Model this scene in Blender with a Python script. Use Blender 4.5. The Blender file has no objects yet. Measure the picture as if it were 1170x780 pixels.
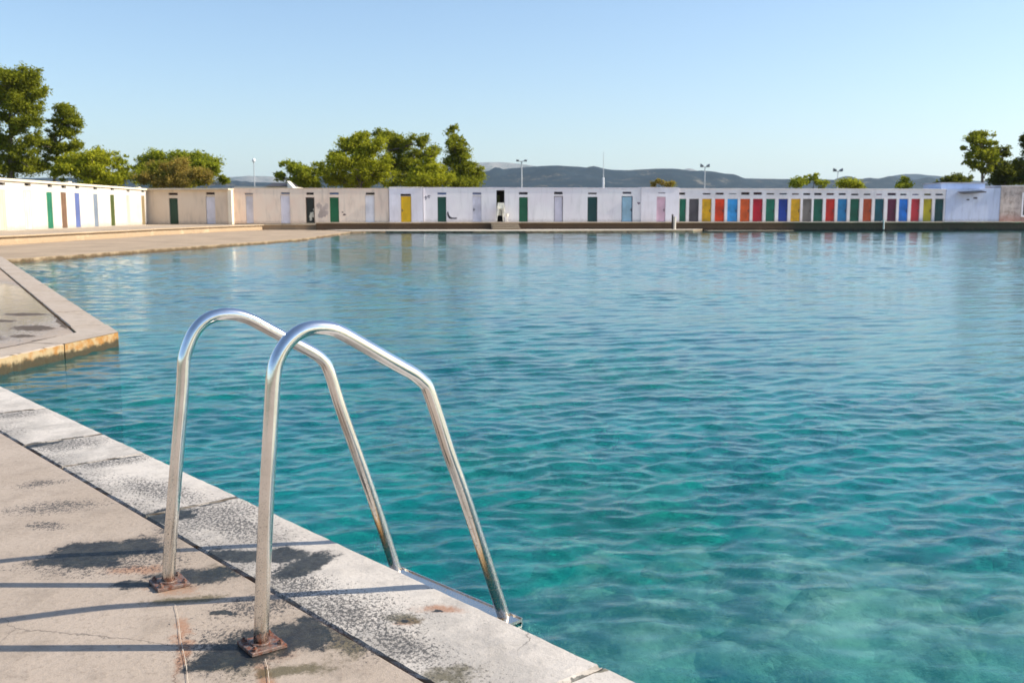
import bpy, bmesh, math, random
import numpy as np
from mathutils import Vector, Matrix

random.seed(7); rng = np.random.default_rng(11)
sc = bpy.context.scene
COL = sc.collection
R = math.radians

# ------------------------------------------------------------------ camera
F = 1137.5; CZ = 1.345; PITCH = math.atan((390-241)/F)
cam_d = bpy.data.cameras.new('camera'); cam = bpy.data.objects.new('camera', cam_d); COL.objects.link(cam)
cam.location = (0, 0, CZ); cam.rotation_euler = (math.pi/2-PITCH, 0, 0)
cam_d.sensor_width = 36.0; cam_d.lens = 35.0; cam_d.clip_start = .05; cam_d.clip_end = 40000
cam_d.dof.use_dof = True; cam_d.dof.focus_distance = 3.1; cam_d.dof.aperture_fstop = 9.0
sc.camera = cam
FW = np.array([0, math.cos(PITCH), -math.sin(PITCH)]); UP = np.array([0, math.sin(PITCH), math.cos(PITCH)])
def ray(px, py): return FW + np.array([1., 0, 0])*((px-585)/F) + UP*((390-py)/F)
def at_z(px, py, z):
    d = ray(px, py); t = (z-CZ)/d[2]; return np.array([d[0]*t, d[1]*t, z])
def at_y(px, py, Y):
    d = ray(px, py); t = Y/d[1]; return np.array([d[0]*t, Y, CZ+d[2]*t])
def at_plane(px, py, p0, nrm):
    d = ray(px, py); c = np.array([0, 0, CZ]); t = ((p0-c)@nrm)/(d@nrm); return c+d*t

# ------------------------------------------------------------------ colour + nodes
def s2l(c):
    out = []
    for v in c:
        v = v/255.
        out.append(v/12.92 if v <= .04045 else ((v+.055)/1.055)**2.4)
    return tuple(out)+(1.,)
class NT:
    def __init__(self, name):
        self.m = bpy.data.materials.new(name); self.m.use_nodes = True
        self.t = self.m.node_tree; self.t.nodes.clear()
        self.out = self.t.nodes.new('ShaderNodeOutputMaterial')
    def n(self, typ, **kw):
        nd = self.t.nodes.new(typ)
        for k, v in kw.items():
            if k.startswith('i_'):
                key = k[2:]; key = int(key) if key.isdigit() else key.replace('_', ' ')
                self.put(nd.inputs[key], v)
            else: setattr(nd, k, v)
        return nd
    def put(self, sock, v):
        if isinstance(v, bpy.types.NodeSocket): self.t.links.new(v, sock)
        elif isinstance(v, bpy.types.Node): self.t.links.new(v.outputs[0], sock)
        else: sock.default_value = v
    def math(self, op, a, b=0., c=None, clamp=False):
        nd = self.t.nodes.new('ShaderNodeMath'); nd.operation = op; nd.use_clamp = clamp
        self.put(nd.inputs[0], a); self.put(nd.inputs[1], b)
        if c is not None: self.put(nd.inputs[2], c)
        return nd.outputs[0]
    def mix(self, fac, a, b, blend='MIX'):
        nd = self.t.nodes.new('ShaderNodeMix'); nd.data_type = 'RGBA'; nd.blend_type = blend
        self.put(nd.inputs[0], fac); self.put(nd.inputs[6], a); self.put(nd.inputs[7], b)
        return nd.outputs[2]
    def noise(self, vec, scale, detail=3., rough=.55, dist=0., col=False):
        nd = self.n('ShaderNodeTexNoise'); self.put(nd.inputs['Vector'], vec)
        nd.inputs['Scale'].default_value = scale; nd.inputs['Detail'].default_value = detail
        nd.inputs['Roughness'].default_value = rough; nd.inputs['Distortion'].default_value = dist
        return nd.outputs['Color' if col else 'Fac']
    def ramp(self, v, a, b, lo=0., hi=1.):
        nd = self.n('ShaderNodeMapRange', interpolation_type='SMOOTHSTEP')
        self.put(nd.inputs[0], v); nd.inputs[1].default_value = a; nd.inputs[2].default_value = b
        nd.inputs[3].default_value = lo; nd.inputs[4].default_value = hi
        return nd.outputs[0]
    def vmath(self, op, a, b=None):
        nd = self.t.nodes.new('ShaderNodeVectorMath'); nd.operation = op
        self.put(nd.inputs[0], a)
        if b is not None: self.put(nd.inputs[1], b)
        return nd
    def pos(self): return self.n('ShaderNodeNewGeometry').outputs['Position']
    def obj(self): return self.n('ShaderNodeTexCoord').outputs['Object']
    def mapping(self, vec, scale=(1, 1, 1), rot=(0, 0, 0)):
        nd = self.n('ShaderNodeMapping'); self.put(nd.inputs[0], vec)
        nd.inputs['Scale'].default_value = scale; nd.inputs['Rotation'].default_value = rot
        return nd.outputs[0]
    def bump(self, h, strength=.3, dist=.01, nrm=None):
        nd = self.n('ShaderNodeBump'); nd.inputs['Strength'].default_value = strength
        nd.inputs['Distance'].default_value = dist; self.put(nd.inputs['Height'], h)
        if nrm is not None: self.put(nd.inputs['Normal'], nrm)
        return nd.outputs[0]
    def principled(self, base, rough=.7, metal=0., normal=None, spec=.5):
        p = self.n('ShaderNodeBsdfPrincipled')
        self.put(p.inputs['Base Color'], base); self.put(p.inputs['Roughness'], rough)
        self.put(p.inputs['Metallic'], metal); self.put(p.inputs['Specular IOR Level'], spec)
        if normal is not None: self.put(p.inputs['Normal'], normal)
        self.t.links.new(p.outputs[0], self.out.inputs[0]); return p

_mats = {}
def paint(rgb, rough=.55, var=.12, name=None, lin=False, dirt=.35, scale=1.):
    """painted surface with faint blotches, grime and fine unevenness"""
    key = (tuple(rgb), rough, var, dirt, scale)
    if key in _mats: return _mats[key]
    k = NT(name or 'paint'); c = tuple(rgb)+(1.,) if lin else s2l(rgb)
    p = k.pos()
    a = k.noise(p, 1.1*scale, 4); b = k.noise(k.mapping(p, (6*scale, 6*scale, .8*scale)), 1., 4, .6); f = k.noise(p, 14*scale, 3)
    dark = tuple(x*(1-var*1.7) for x in c[:3])+(1,)
    col = k.mix(k.ramp(a, .35, .7), c, dark)
    grime = (c[0]*.55+.02, c[1]*.5+.018, c[2]*.45+.014, 1)
    col = k.mix(k.math('MULTIPLY', k.ramp(b, .5, .75), dirt), col, grime)
    k.principled(col, k.ramp(f, .3, .7, rough-.08, rough+.12), normal=k.bump(f, .25, .01))
    _mats[key] = k.m; return k.m

# ------------------------------------------------------------------ object helpers
def tag(o, label, cat, group=None):
    o['label'] = label; o['category'] = cat
    if group: o['group'] = group
    return o
def empty(name, loc=(0, 0, 0), rz=0., label=None, cat=None, group=None):
    o = bpy.data.objects.new(name, None); COL.objects.link(o); o.empty_display_size = .3
    o.location = loc; o.rotation_euler = (0, 0, rz)
    if label: tag(o, label, cat, group)
    return o
class MB:
    """collects vertices and faces of ONE mesh object"""
    def __init__(self): self.v = []; self.f = []; self.mi = []
    def add(self, vs, fs, mi=0):
        b = len(self.v); self.v += [tuple(map(float, x)) for x in vs]
        self.f += [tuple(i+b for i in f) for f in fs]; self.mi += [mi]*len(fs)
    def box(self, x0, x1, y0, y1, z0, z1, mi=0):
        self.add([(x0, y0, z0), (x1, y0, z0), (x1, y1, z0), (x0, y1, z0), (x0, y0, z1), (x1, y0, z1), (x1, y1, z1), (x0, y1, z1)],
                 [(0, 3, 2, 1), (4, 5, 6, 7), (0, 1, 5, 4), (1, 2, 6, 5), (2, 3, 7, 6), (3, 0, 4, 7)], mi)
    def prism(self, poly, z0, z1, mi=0):
        """poly counter-clockwise in plan; z0 / z1 floats or per-vertex lists"""
        n = len(poly); z0 = [z0]*n if np.isscalar(z0) else z0; z1 = [z1]*n if np.isscalar(z1) else z1
        vs = [(p[0], p[1], a) for p, a in zip(poly, z0)]+[(p[0], p[1], a) for p, a in zip(poly, z1)]
        fs = [tuple(range(n-1, -1, -1)), tuple(range(n, 2*n))]+[(i, (i+1) % n, n+(i+1) % n, n+i) for i in range(n)]
        self.add(vs, fs, mi)
    def tube(self, pts, r, seg=12, cap=True, mi=0):
        pts = [np.array(p, float) for p in pts]; n = len(pts)
        rr = [r]*n if np.isscalar(r) else r
        prev = None; vs = []; fs = []
        for i, p in enumerate(pts):
            d = pts[min(i+1, n-1)]-pts[max(i-1, 0)]; d = d/np.linalg.norm(d)
            if prev is None:
                a = np.array([1., 0, 0]) if abs(d[0]) < .8 else np.array([0, 1., 0])
            else: a = prev
            a = a-d*(a@d); a /= np.linalg.norm(a); b = np.cross(d, a); prev = a
            for k in range(seg):
                t = 2*math.pi*k/seg; vs.append(p+rr[i]*(math.cos(t)*a+math.sin(t)*b))
        for i in range(n-1):
            for k in range(seg):
                k2 = (k+1) % seg; fs.append((i*seg+k, i*seg+k2, (i+1)*seg+k2, (i+1)*seg+k))
        if cap:
            fs.append(tuple(range(seg-1, -1, -1))); fs.append(tuple((n-1)*seg+k for k in range(seg)))
        self.add(vs, fs, mi)
    def build(self, name, mats, parent=None, smooth=False, bevel=0., label=None):
        me = bpy.data.meshes.new(name); me.from_pydata(self.v, [], self.f); me.update()
        for m in (mats if isinstance(mats, (list, tuple)) else [mats]): me.materials.append(m)
        if any(self.mi): me.polygons.foreach_set('material_index', self.mi)
        if smooth: me.polygons.foreach_set('use_smooth', [True]*len(me.polygons))
        o = bpy.data.objects.new(name, me); COL.objects.link(o)
        if parent is not None: o.parent = parent
        if label: o['label'] = label
        if bevel:
            b = o.modifiers.new('bevel', 'BEVEL'); b.width = bevel; b.segments = 2; b.limit_method = 'ANGLE'
        return o
def np_mesh(name, verts, faces, mat, smooth=False, attrs=None):
    """fast mesh from numpy arrays; faces (n,3) or (n,4)"""
    me = bpy.data.meshes.new(name); nv, nf, k = len(verts), len(faces), faces.shape[1]
    me.vertices.add(nv); me.vertices.foreach_set('co', verts.astype(np.float32).ravel())
    me.loops.add(nf*k); me.loops.foreach_set('vertex_index', faces.astype(np.int32).ravel())
    me.polygons.add(nf); me.polygons.foreach_set('loop_start', np.arange(0, nf*k, k, dtype=np.int32))
    me.polygons.foreach_set('loop_total', np.full(nf, k, np.int32))
    if smooth: me.polygons.foreach_set('use_smooth', np.ones(nf, bool))
    me.update(calc_edges=True); me.validate()
    me.materials.append(mat)
    o = bpy.data.objects.new(name, me); COL.objects.link(o); return o
def structure(o): o['kind'] = 'structure'; return o
def grid_faces(nr, nc):
    i = np.arange(nr-1)[:, None]*nc+np.arange(nc-1)[None, :]
    return np.stack([i, i+1, i+nc+1, i+nc], -1).reshape(-1, 4)

# ------------------------------------------------------------------ world, sun
SUN_EL, SUN_AZ = 35.0, 2.6       # azimuth measured from +X towards +Y
w = bpy.data.worlds.new('World'); sc.world = w; w.use_nodes = True
wt = w.node_tree; wt.nodes.clear()
sky = wt.nodes.new('ShaderNodeTexSky'); sky.sky_type = 'NISHITA'; sky.sun_disc = False
sky.sun_elevation = R(SUN_EL); sky.sun_rotation = R(90-SUN_AZ); sky.altitude = 0
sky.air_density = 1.0; sky.dust_density = .9; sky.ozone_density = 3.0
bg = wt.nodes.new('ShaderNodeBackground'); bg.inputs[1].default_value = .132
wo = wt.nodes.new('ShaderNodeOutputWorld')
wt.links.new(sky.outputs[0], bg.inputs[0]); wt.links.new(bg.outputs[0], wo.inputs[0])
sd = bpy.data.lights.new('sun', 'SUN'); sd.energy = 5.0; sd.angle = R(.53); sd.color = (1, .91, .77)
so = bpy.data.objects.new('sun', sd); COL.objects.link(so)
sdir = Vector((math.cos(R(SUN_EL))*math.cos(R(SUN_AZ)), math.cos(R(SUN_EL))*math.sin(R(SUN_AZ)), math.sin(R(SUN_EL))))
so.rotation_euler = sdir.to_track_quat('Z', 'Y').to_euler(); so.location = (60, 3, 40)

# ================================================================== POOL DECK
DZ = .145
E0 = at_z(0, 440, DZ); E1 = at_z(735, 780, DZ)
ev = (E1-E0)/np.linalg.norm(E1-E0); nv = np.array([-ev[1], ev[0], 0])        # along the edge, towards the water
def en(e, n, z=DZ): p = E0+ev*e+nv*n; return (p[0], p[1], z)
PC = at_z(135, 379, DZ); PF = at_z(0, 408.6, DZ); PD = at_z(10, 298, DZ)     # corner and sides of the jutting pier
pf = PF-PC; pf /= np.linalg.norm(pf); pd = PD-PC; pd /= np.linalg.norm(pd)
# where the pier front meets the near edge
A = np.array([[ev[0], -pf[0]], [ev[1], -pf[1]]]); tt = np.linalg.solve(A, (PC-E0)[:2]); PB = E0+ev*tt[0]
eB = tt[0]

def concrete(name, base, tint, blobs, side=True, inner=None):
    """sun-bleached concrete; blobs = (kind, px, py, rx, ry, slant) stains lying at their places on the deck"""
    k = NT(name); p = k.pos()
    warp = k.vmath('MULTIPLY_ADD', k.noise(p, 5., 4, .65, col=True), (.16, .16, 0)); warp.inputs[2].default_value = (-.08, -.08, 0)
    pw = k.vmath('ADD', p, warp.outputs[0]).outputs[0]
    big = k.noise(p, 1.3, 6, .62); med = k.noise(p, 7., 5, .6); fine = k.noise(p, 55., 4, .65); grit = k.noise(p, 260., 2)
    col = k.mix(k.ramp(big, .3, .72), base, tint)
    col = k.mix(k.math('MULTIPLY', k.ramp(med, .46, .72), .55), col, tuple(x*.72 for x in base[:3])+(1,))
    col = k.mix(k.math('MULTIPLY', k.ramp(fine, .52, .7), .42), col, tuple(x*.55 for x in base[:3])+(1,))
    col = k.mix(k.math('MULTIPLY', k.ramp(grit, .2, .5, 1, 0), .22), col, (.05, .045, .04, 1))
    # scattered dark pits and lichen specks
    speck = k.math('MULTIPLY', k.ramp(k.noise(p, 38., 3, .7), .66, .72), k.ramp(k.noise(p, 2.2, 3), .48, .66))
    col = k.mix(k.math('MULTIPLY', speck, .85), col, (.03, .032, .03, 1))
    ps = k.mapping(p, (1., .7, 1.), (0, 0, -math.atan2(nv[1], nv[0])+math.pi/2))      # stains are dragged out towards the water
    vo = k.n('ShaderNodeTexVoronoi', feature='DISTANCE_TO_EDGE'); k.put(vo.inputs['Vector'], pw); vo.inputs['Scale'].default_value = .9
    crack = k.math('MULTIPLY', k.ramp(vo.outputs['Distance'], .0006, .0032, 1, 0), k.ramp(k.noise(p, 1.1, 3), .52, .6))
    col = k.mix(k.math('MULTIPLY', crack, .55), col, (.07, .06, .05, 1))
    acc = {}
    for kind, px, py, rx, ry, sl in blobs:
        if sl == 'joint':        # along a joint across the coping: px = distance along the edge
            c = np.array(en(px, py)); a = nv*rx; b = ev*ry
        else:
            c = at_z(px, py, DZ); a = at_z(px+rx, py+rx*sl, DZ)-c; b = at_z(px, py+ry, DZ)-c
        M = np.linalg.inv(np.array([[a[0], b[0]], [a[1], b[1]]]))
        u = k.vmath('DOT_PRODUCT', pw, (M[0, 0], M[0, 1], 0)).outputs['Value']
        v = k.vmath('DOT_PRODUCT', pw, (M[1, 0], M[1, 1], 0)).outputs['Value']
        u = k.math('SUBTRACT', u, float(M[0]@c[:2])); v = k.math('SUBTRACT', v, float(M[1]@c[:2]))
        r = k.math('SQRT', k.math('ADD', k.math('MULTIPLY', u, u), k.math('MULTIPLY', v, v)))
        g = k.ramp(r, .15, 1.75, 1, 0)
        acc[kind] = g if kind not in acc else k.math('MAXIMUM', acc[kind], g)
    rough = k.ramp(fine, .3, .7, .72, .9); spk = k.noise(ps, 90., 6, .85); spb = k.noise(ps, 15., 10, .82)
    def mask(kind, lo, hi, amount=.42):
        g = acc[kind]; nz = k.math('ADD', k.math('MULTIPLY', k.math('SUBTRACT', spk, .5), .9), k.math('MULTIPLY', k.math('SUBTRACT', spb, .5), 2.1))
        return k.math('MULTIPLY', k.ramp(k.math('ADD', g, k.math('MULTIPLY', nz, amount*2.2)), lo, hi), k.ramp(g, .0, .22))
    if inner:
        dist = k.math('MULTIPLY', k.vmath('DOT_PRODUCT', k.vmath('SUBTRACT', pw, tuple(E0)).outputs[0], tuple(nv)).outputs['Value'], -1.)
        al = k.ramp(k.noise(p, 1.9, 4, .6), .36, .58)
        acc['salt'] = k.math('MAXIMUM', acc['salt'], k.math('MULTIPLY', k.ramp(dist, .08, .42), k.math('MULTIPLY_ADD', al, .55, .12)))
        acc['dark'] = k.math('MAXIMUM', acc['dark'], k.math('MULTIPLY', k.ramp(dist, .27, .44), k.math('MULTIPLY', al, .5)))
        grime = k.math('MULTIPLY', k.ramp(k.math('ADD', k.noise(ps, 3.2, 6, .7), k.math('MULTIPLY', dist, .35)), .50, .72), .42)
        col = k.mix(grime, col, (.20, .185, .165, 1))
    if 'rust' in acc:
        col = k.mix(k.math('MULTIPLY', mask('rust', .3, 1.2), .75), col, (.34, .135, .05, 1))
    if 'olive' in acc:
        col = k.mix(k.math('MULTIPLY', mask('olive', .4, .95), .8), col, (.075, .062, .022, 1))
    if 'salt' in acc:
        g = k.ramp(k.math('ADD', k.math('MULTIPLY', acc['salt'], .5), k.math('MULTIPLY', k.math('SUBTRACT', spk, .5), 3.2)), .32, .55)
        g2 = k.math('MULTIPLY', g, k.ramp(acc['salt'], .02, .35))
        col = k.mix(k.math('MULTIPLY', g2, .88), col, (.028, .029, .031, 1))
    if 'dark' in acc:
        halo = mask('dark', .12, .62, .25)
        col = k.mix(k.math('MULTIPLY', halo, .34), col, tuple(x*.40 for x in base[:3])+(1,))
        g = mask('dark', .40, .66)
        col = k.mix(k.math('MULTIPLY', g, k.ramp(spb, .3, .7, .86, .98)), col, k.mix(k.ramp(spb, .4, .6), (.016, .022, .020, 1), (.008, .011, .014, 1)))
        rough = k.math('MULTIPLY_ADD', g, -.22, rough)
    if 'white' in acc:
        col = k.mix(mask('white', .5, .75, .2), col, (.62, .55, .43, 1))
    if 'wet' in acc:
        g = mask('wet', .25, .8, .25)
        col = k.mix(k.math('MULTIPLY', g, .3), col, tuple(x*.45 for x in base[:3])+(1,))
        rough = k.mix(g, rough, k.ramp(med, .3, .7, .04, .16))
    if 'puddle' in acc:
        g = mask('puddle', .36, .52, .55)
        col = k.mix(k.math('MULTIPLY', g, .92), col, (.075, .045, .016, 1)); rough = k.mix(g, rough, (.6, .6, .6, 1))
    h = k.math('ADD', k.math('MULTIPLY', med, .6), k.math('ADD', k.math('MULTIPLY', fine, .35), k.math('MULTIPLY', grit, .12)))
    if side:     # tide-stained faces towards the water
        nz = k.n('ShaderNodeSeparateXYZ'); k.put(nz.inputs[0], k.n('ShaderNodeNewGeometry').outputs['True Normal'])
        up = k.ramp(k.math('ABSOLUTE', nz.outputs[2]), .5, .8, 1, 0)
        pz = k.n('ShaderNodeSeparateXYZ'); k.put(pz.inputs[0], p)
        hz = k.math('ADD', pz.outputs[2], k.math('MULTIPLY', k.math('SUBTRACT', k.noise(p, 6., 5, .7), .5), .16))
        sidec = k.mix(k.ramp(hz, .045, .095), (.045, .034, .014, 1), k.mix(k.ramp(med, .4, .6), (.36, .17, .04, 1), (.42, .31, .17, 1)))
        near = k.math('MULTIPLY', k.ramp(k.vmath('DOT_PRODUCT', k.n('ShaderNodeNewGeometry').outputs['True Normal'], tuple(nv)).outputs['Value'], .6, .8), k.ramp(k.vmath('DOT_PRODUCT', k.vmath('SUBTRACT', p, tuple(E0)).outputs[0], tuple(nv)).outputs['Value'], -.16, -.05)) if inner else k.ramp(pz.outputs[2], DZ-.002, DZ-.010)
        sidec = k.mix(near, (.10, .08, .06, 1), sidec)
        col = k.mix(up, col, sidec)
    k.principled(col, rough, normal=k.bump(h, .55 if 'wet' not in acc else .12, .012))
    return k.m

STAINS = [('dark', 122, 627, 72, 13, -.10), ('dark', 225, 657, 62, 11, -.06), ('dark', 300, 735, 82, 24, -.28), ('dark', 352, 722, 30, 22, 0),
          ('dark', 150, 668, 26, 5, 0), ('salt', 45, 552, 34, 4, -.1), ('salt', 60, 578, 60, 8, -.1), ('salt', 56, 599, 26, 5, 0), ('dark', 205, 605, 10, 3, 0), ('salt', 195, 606, 30, 7, 0), ('salt', 120, 640, 95, 16, -.05), ('salt', 300, 690, 60, 14, -.1), ('salt', 260, 740, 60, 30, 0), ('salt', 400, 725, 50, 24, .2),
          ('dark', 90, 640, 60, 8, 0), ('dark', 255, 696, 16, 4, 0),
          ('olive', 262, 650, 45, 9, -.08), ('olive', 215, 682, 55, 5, -.1), ('olive', 390, 728, 32, 28, .2), ('olive', 330, 765, 70, 9, -.1), ('olive', 262, 756, 50, 14, 0),
          ('rust', 160, 649, 42, 7, -.05), ('rust', 192, 668, 38, 9, 0), ('rust', 298, 742, 50, 14, 0), ('rust', 206, 735, 10, 45, 0), ('rust', 300, 768, 14, 20, 0)]
deck_mat = concrete('deck_concrete', (.37, .295, .228, 1), (.435, .355, .285, 1), STAINS)
coping_mat = concrete('coping_concrete', (.54, .485, .425, 1), (.61, .555, .49, 1),
    [('dark', 300, 634, 78, 9, .02), ('dark', 345, 645, 40, 11, -.35), ('dark', 190, 590, 34, 6, -.1), ('dark', 2.03, -.2, .24, .016, 'joint'), ('dark', 2.06, -.36, .16, .06, 'joint'), ('dark', 2.62, -.2, .2, .010, 'joint'), ('salt', 2.68, -.2, .25, .10, 'joint'), ('dark', 3.64, -.2, .25, .022, 'joint'), ('dark', 3.68, -.38, .17, .10, 'joint'), ('salt', 3.80, -.2, .3, .22, 'joint'), ('salt', 2.15, -.25, .25, .16, 'joint'), ('dark', 1.05, -.2, .22, .016, 'joint'), ('salt', 1.15, -.25, .25, .14, 'joint'), ('dark', 5.745, -.2, .22, .010, 'joint'),
     ('salt', 395, 700, 95, 34, .12), ('salt', 330, 668, 60, 22, .1), ('salt', 265, 600, 70, 18, .2), ('salt', 460, 735, 60, 26, .3), ('salt', 180, 560, 60, 14, .2),
     ('rust', 498, 695, 26, 7, 0), ('rust', 465, 710, 18, 6, 0), ('dark', 492, 698, 5, 1.6, 0), ('dark', 463, 708, 4, 2, 0),
     ('olive', 520, 772, 40, 12, -.05), ('olive', 462, 706, 25, 8, .2), ('olive', 690, 765, 14, 3, -.3)], inner=True)
pier_mat = concrete('pier_concrete', (.42, .32, .23, 1), (.47, .37, .28, 1),
    [('wet', 10, 340, 75, 34, .2), ('wet', -60, 360, 130, 40, 0), ('puddle', 38, 373, 24, 3.2, 0), ('puddle', 30, 357.5, 24, 1.5, 0), ('puddle', 4, 365, 14, 1.5, 0), ('puddle', 26, 382, 14, 1.6, 0), ('puddle', -20, 384, 25, 4, 0), ('puddle', 42, 388, 44, 1.1, -.2), ('puddle', 70, 366, 8, 4, .8)], side=True)
pier_coping_mat = concrete('pier_coping_concrete', (.43, .345, .265, 1), (.47, .39, .315, 1), [])

CW = .412; GAP = .004      # coping width, joint
# inner slabs, sunk 3 mm below the coping
m = MB()
m.prism([en(eB-.3, -CW-GAP), en(eB-1.5, -9), en(16, -9), en(16, -CW-GAP)], -3.2, DZ-.004)
structure(m.build('pool_deck', deck_mat))
# pier interior
qi = PC+pd*.0; pn = np.array([-pd[1], pd[0], 0])            # pier side normal, pointing away from the water
if pn[0] > 0: pn = -pn
fn = np.array([pf[1], -pf[0], 0])
if fn[1] < 0: fn = -fn                                        # pier front normal, into the pier
def pier_pt(a, b): # a along side (from the corner), b inwards
    return PC+pd*a+pn*b
def line_x(p, d, q, g):
    M_ = np.array([[d[0], -g[0]], [d[1], -g[1]]]); s = np.linalg.solve(M_, (q-p)[:2]); return p+d*s[0]
plen = np.linalg.norm(PD-PC)+2.5
PW = .36
ci = line_x(PC+pn*(PW+.016), pd, PC+fn*(PW+.04), pf)
cb = line_x(E0-nv*(CW+GAP), ev, PC+fn*(PW+.04), pf)
far = PC+pd*plen
m = MB()
pl = [ci, far+pn*(PW+.016), np.array([-30, far[1]+3, 0]), np.array([-30, -6, 0]), np.array(en(eB-1.5, -9)), np.array(en(eB-.3, -CW-GAP)), cb]
m.prism(pl, -3.2, DZ-.016)
m.prism([PC+pn*.1+fn*.1, far+pn*.1, far+pn*(PW+.2), line_x(PC+pn*(PW+.2), pd, PC+fn*(PW+.2), pf), line_x(E0-nv*(CW+.1), ev, PC+fn*(PW+.2), pf), line_x(E0-nv*(CW+.1), ev, PC+fn*.1, pf)], -3.1, DZ-.06)
structure(m.build('pier', pier_mat))

# coping slabs, each with worn edges, laid along the near edge and round the pier
def slab(mb, c00, du, dv, lu, lv, top, bottom, seed):
    """top grid with jittered worn rim + sides"""
    r = np.random.default_rng(seed); nu, nw = max(2, int(lu/.045)), 9
    U = np.linspace(0, lu, nu); V = np.linspace(0, lv, nw); V = np.r_[0, .012, V[1:-1], lv-.012, lv]; U = np.r_[0, .012, U[1:-1], lu-.012, lu]
    nu, nw = len(U), len(V); vs = []
    for i, u in enumerate(U):
        for j, v in enumerate(V):
            edge = (i in (0, nu-1)) or (j in (0, nw-1))
            z = top-(.010 if edge else 0)+r.normal(0, .0009)
            ju = r.normal(0, .004) if edge else 0; jv = r.normal(0, .004) if edge else 0
            p = c00+du*(u+(abs(ju) if i == 0 else -abs(ju) if i == nu-1 else ju))+dv*(v+(abs(jv) if j == 0 else -abs(jv) if j == nw-1 else jv))
            vs.append((p[0], p[1], z))
    fs = [(i*nw+j, (i+1)*nw+j, (i+1)*nw+j+1, i*nw+j+1) for i in range(nu-1) for j in range(nw-1)]
    rim = [i*nw for i in range(nu)]+[(nu-1)*nw+j for j in range(1, nw)]+[i*nw+nw-1 for i in range(nu-2, -1, -1)]+[j for j in range(nw-2, 0, -1)]
    b0 = len(vs); vs += [(vs[i][0], vs[i][1], bottom) for i in rim]; nr = len(rim)
    fs += [(rim[i], b0+i, b0+(i+1) % nr, rim[(i+1) % nr]) for i in range(nr)]
    mb.add(vs, fs)
m = MB()
js = [eB+.5, -.2, 1.05, 2.02, 2.61, 3.63, 5.74, 7.3, 9.0, 11, 13, 16]
for i in range(len(js)-1):
    slab(m, E0+ev*(js[i]+.002)-nv*CW, ev, nv, js[i+1]-js[i]-.004, CW, DZ, -3.1, i)
o = m.build('coping', coping_mat, smooth=False); structure(o)
m = MB()
# pier corner is filled by a mitred block, then slabs along side and front
L = plen; a = 0.75; i = 20
mc = [PC, PC+pd*.74, None, ci-0*pn, None, PC+pf*.9]
ins = ci+(PC-ci)*.03
in_a = PC+pd*.74+pn*PW; in_b = PC+pf*.9+fn*PW
m.prism([PC, PC+pd*.74, in_a, ins, in_b, PC+pf*.9], -3.1, DZ)
while a < L:
    l = random.uniform(1.5, 2.1); slab(m, PC+pd*a+pn*PW, pd, -pn, l-.01, PW, DZ, -3.1, i); a += l; i += 1
lf = np.linalg.norm(PB-PC); a = .91
while a < lf:
    l = min(random.uniform(1.2, 1.7), lf+.3-a); slab(m, PC+pf*a, pf, fn, l-.008, PW, DZ, -3.1, i); a += l+.001; i += 1
structure(m.build('pier_coping', pier_coping_mat, bevel=0))

# ================================================================== POOL LADDER
def steel(name, dull):
    k = NT(name); p = k.pos(); z = k.n('ShaderNodeSeparateXYZ'); k.put(z.inputs[0], p)
    n1 = k.noise(k.mapping(p, (60, 60, 6)), 1., 4, .7); n2 = k.noise(p, 220., 3, .7); n3 = k.noise(p, 9., 4, .6)
    col = k.mix(k.ramp(n3, .35, .7), (.86, .85, .84, 1), (.74, .73, .71, 1))
    low = k.ramp(z.outputs[2], DZ+.02, DZ+.62, 1, 0)          # splashed and dulled towards the deck, also drives a painted deck reflection
    spot = k.math('MULTIPLY', k.ramp(n2, .52, .66), k.math('MULTIPLY_ADD', low, .85, .10))
    col = k.mix(k.math('MULTIPLY', low, .45), col, (.60, .52, .41, 1))  # golden brown puts the deck's reflection into the colour, along with staining
    col = k.mix(spot, col, (.30, .24, .18, 1))
    foot = k.math('MULTIPLY', k.math('MULTIPLY', k.ramp(z.outputs[2], DZ+.0, DZ+.05, 1, 0), k.ramp(n1, .35, .6)), k.ramp(k.vmath('DOT_PRODUCT', k.vmath('SUBTRACT', p, tuple(E0)).outputs[0], tuple(nv)).outputs['Value'], -.4, -.3, 1, 0))
    col = k.mix(k.math('MULTIPLY', foot, .85), col, (.30, .10, .03, 1))
    ro = k.math('MULTIPLY_ADD', low, .13, k.ramp(n1, .3, .7, .035, .10))
    k.principled(col, k.math('ADD', ro, k.math('MULTIPLY', spot, .25)), k.math('MULTIPLY_ADD', spot, -.5, 1.), k.bump(k.math('ADD', n2, n1), .06, .003))
    return k.m
steel_m = steel('brushed_steel', 0)
k = NT('rusty_steel'); p = k.pos(); n = k.noise(p, 45., 5, .7); n2 = k.noise(p, 160., 3, .7)
k.principled(k.mix(k.ramp(n, .38, .62), k.mix(k.ramp(n2, .35, .65), (.22, .060, .022, 1), (.07, .028, .018, 1)), (.26, .20, .17, 1)), k.ramp(n, .3, .7, .65, .38),
             k.ramp(n, .45, .65, .1, .7), k.bump(n2, .5, .004))
rust_m = k.m
R1 = [(192.3,665.8),(195.8,600),(207.7,460),(209.8,420),(211.5,405),(220.3,381.8),(231,368.5),(243,361.5),(257,358.8),(272.3,359.8),(287.7,365.4),(300,371.9),(320.5,383),(341,394),(358,403),(368,410.8),(376.2,423.5),(390.5,470),(422.8,560),(451.7,648)]
R2 = [(298,736),(303.1,600),(310.2,470),(312.5,430),(317.4,409.2),(329.2,389.7),(343,378.9),(354.5,375),(366.9,374.2),(380,376),(391,380.6),(401,386),(421,397.6),(441,409.2),(462,421),(473.5,427.6),(483.5,436.5),(491.2,449),(513.8,520),(528.5,560),(575,701.6)]
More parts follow.
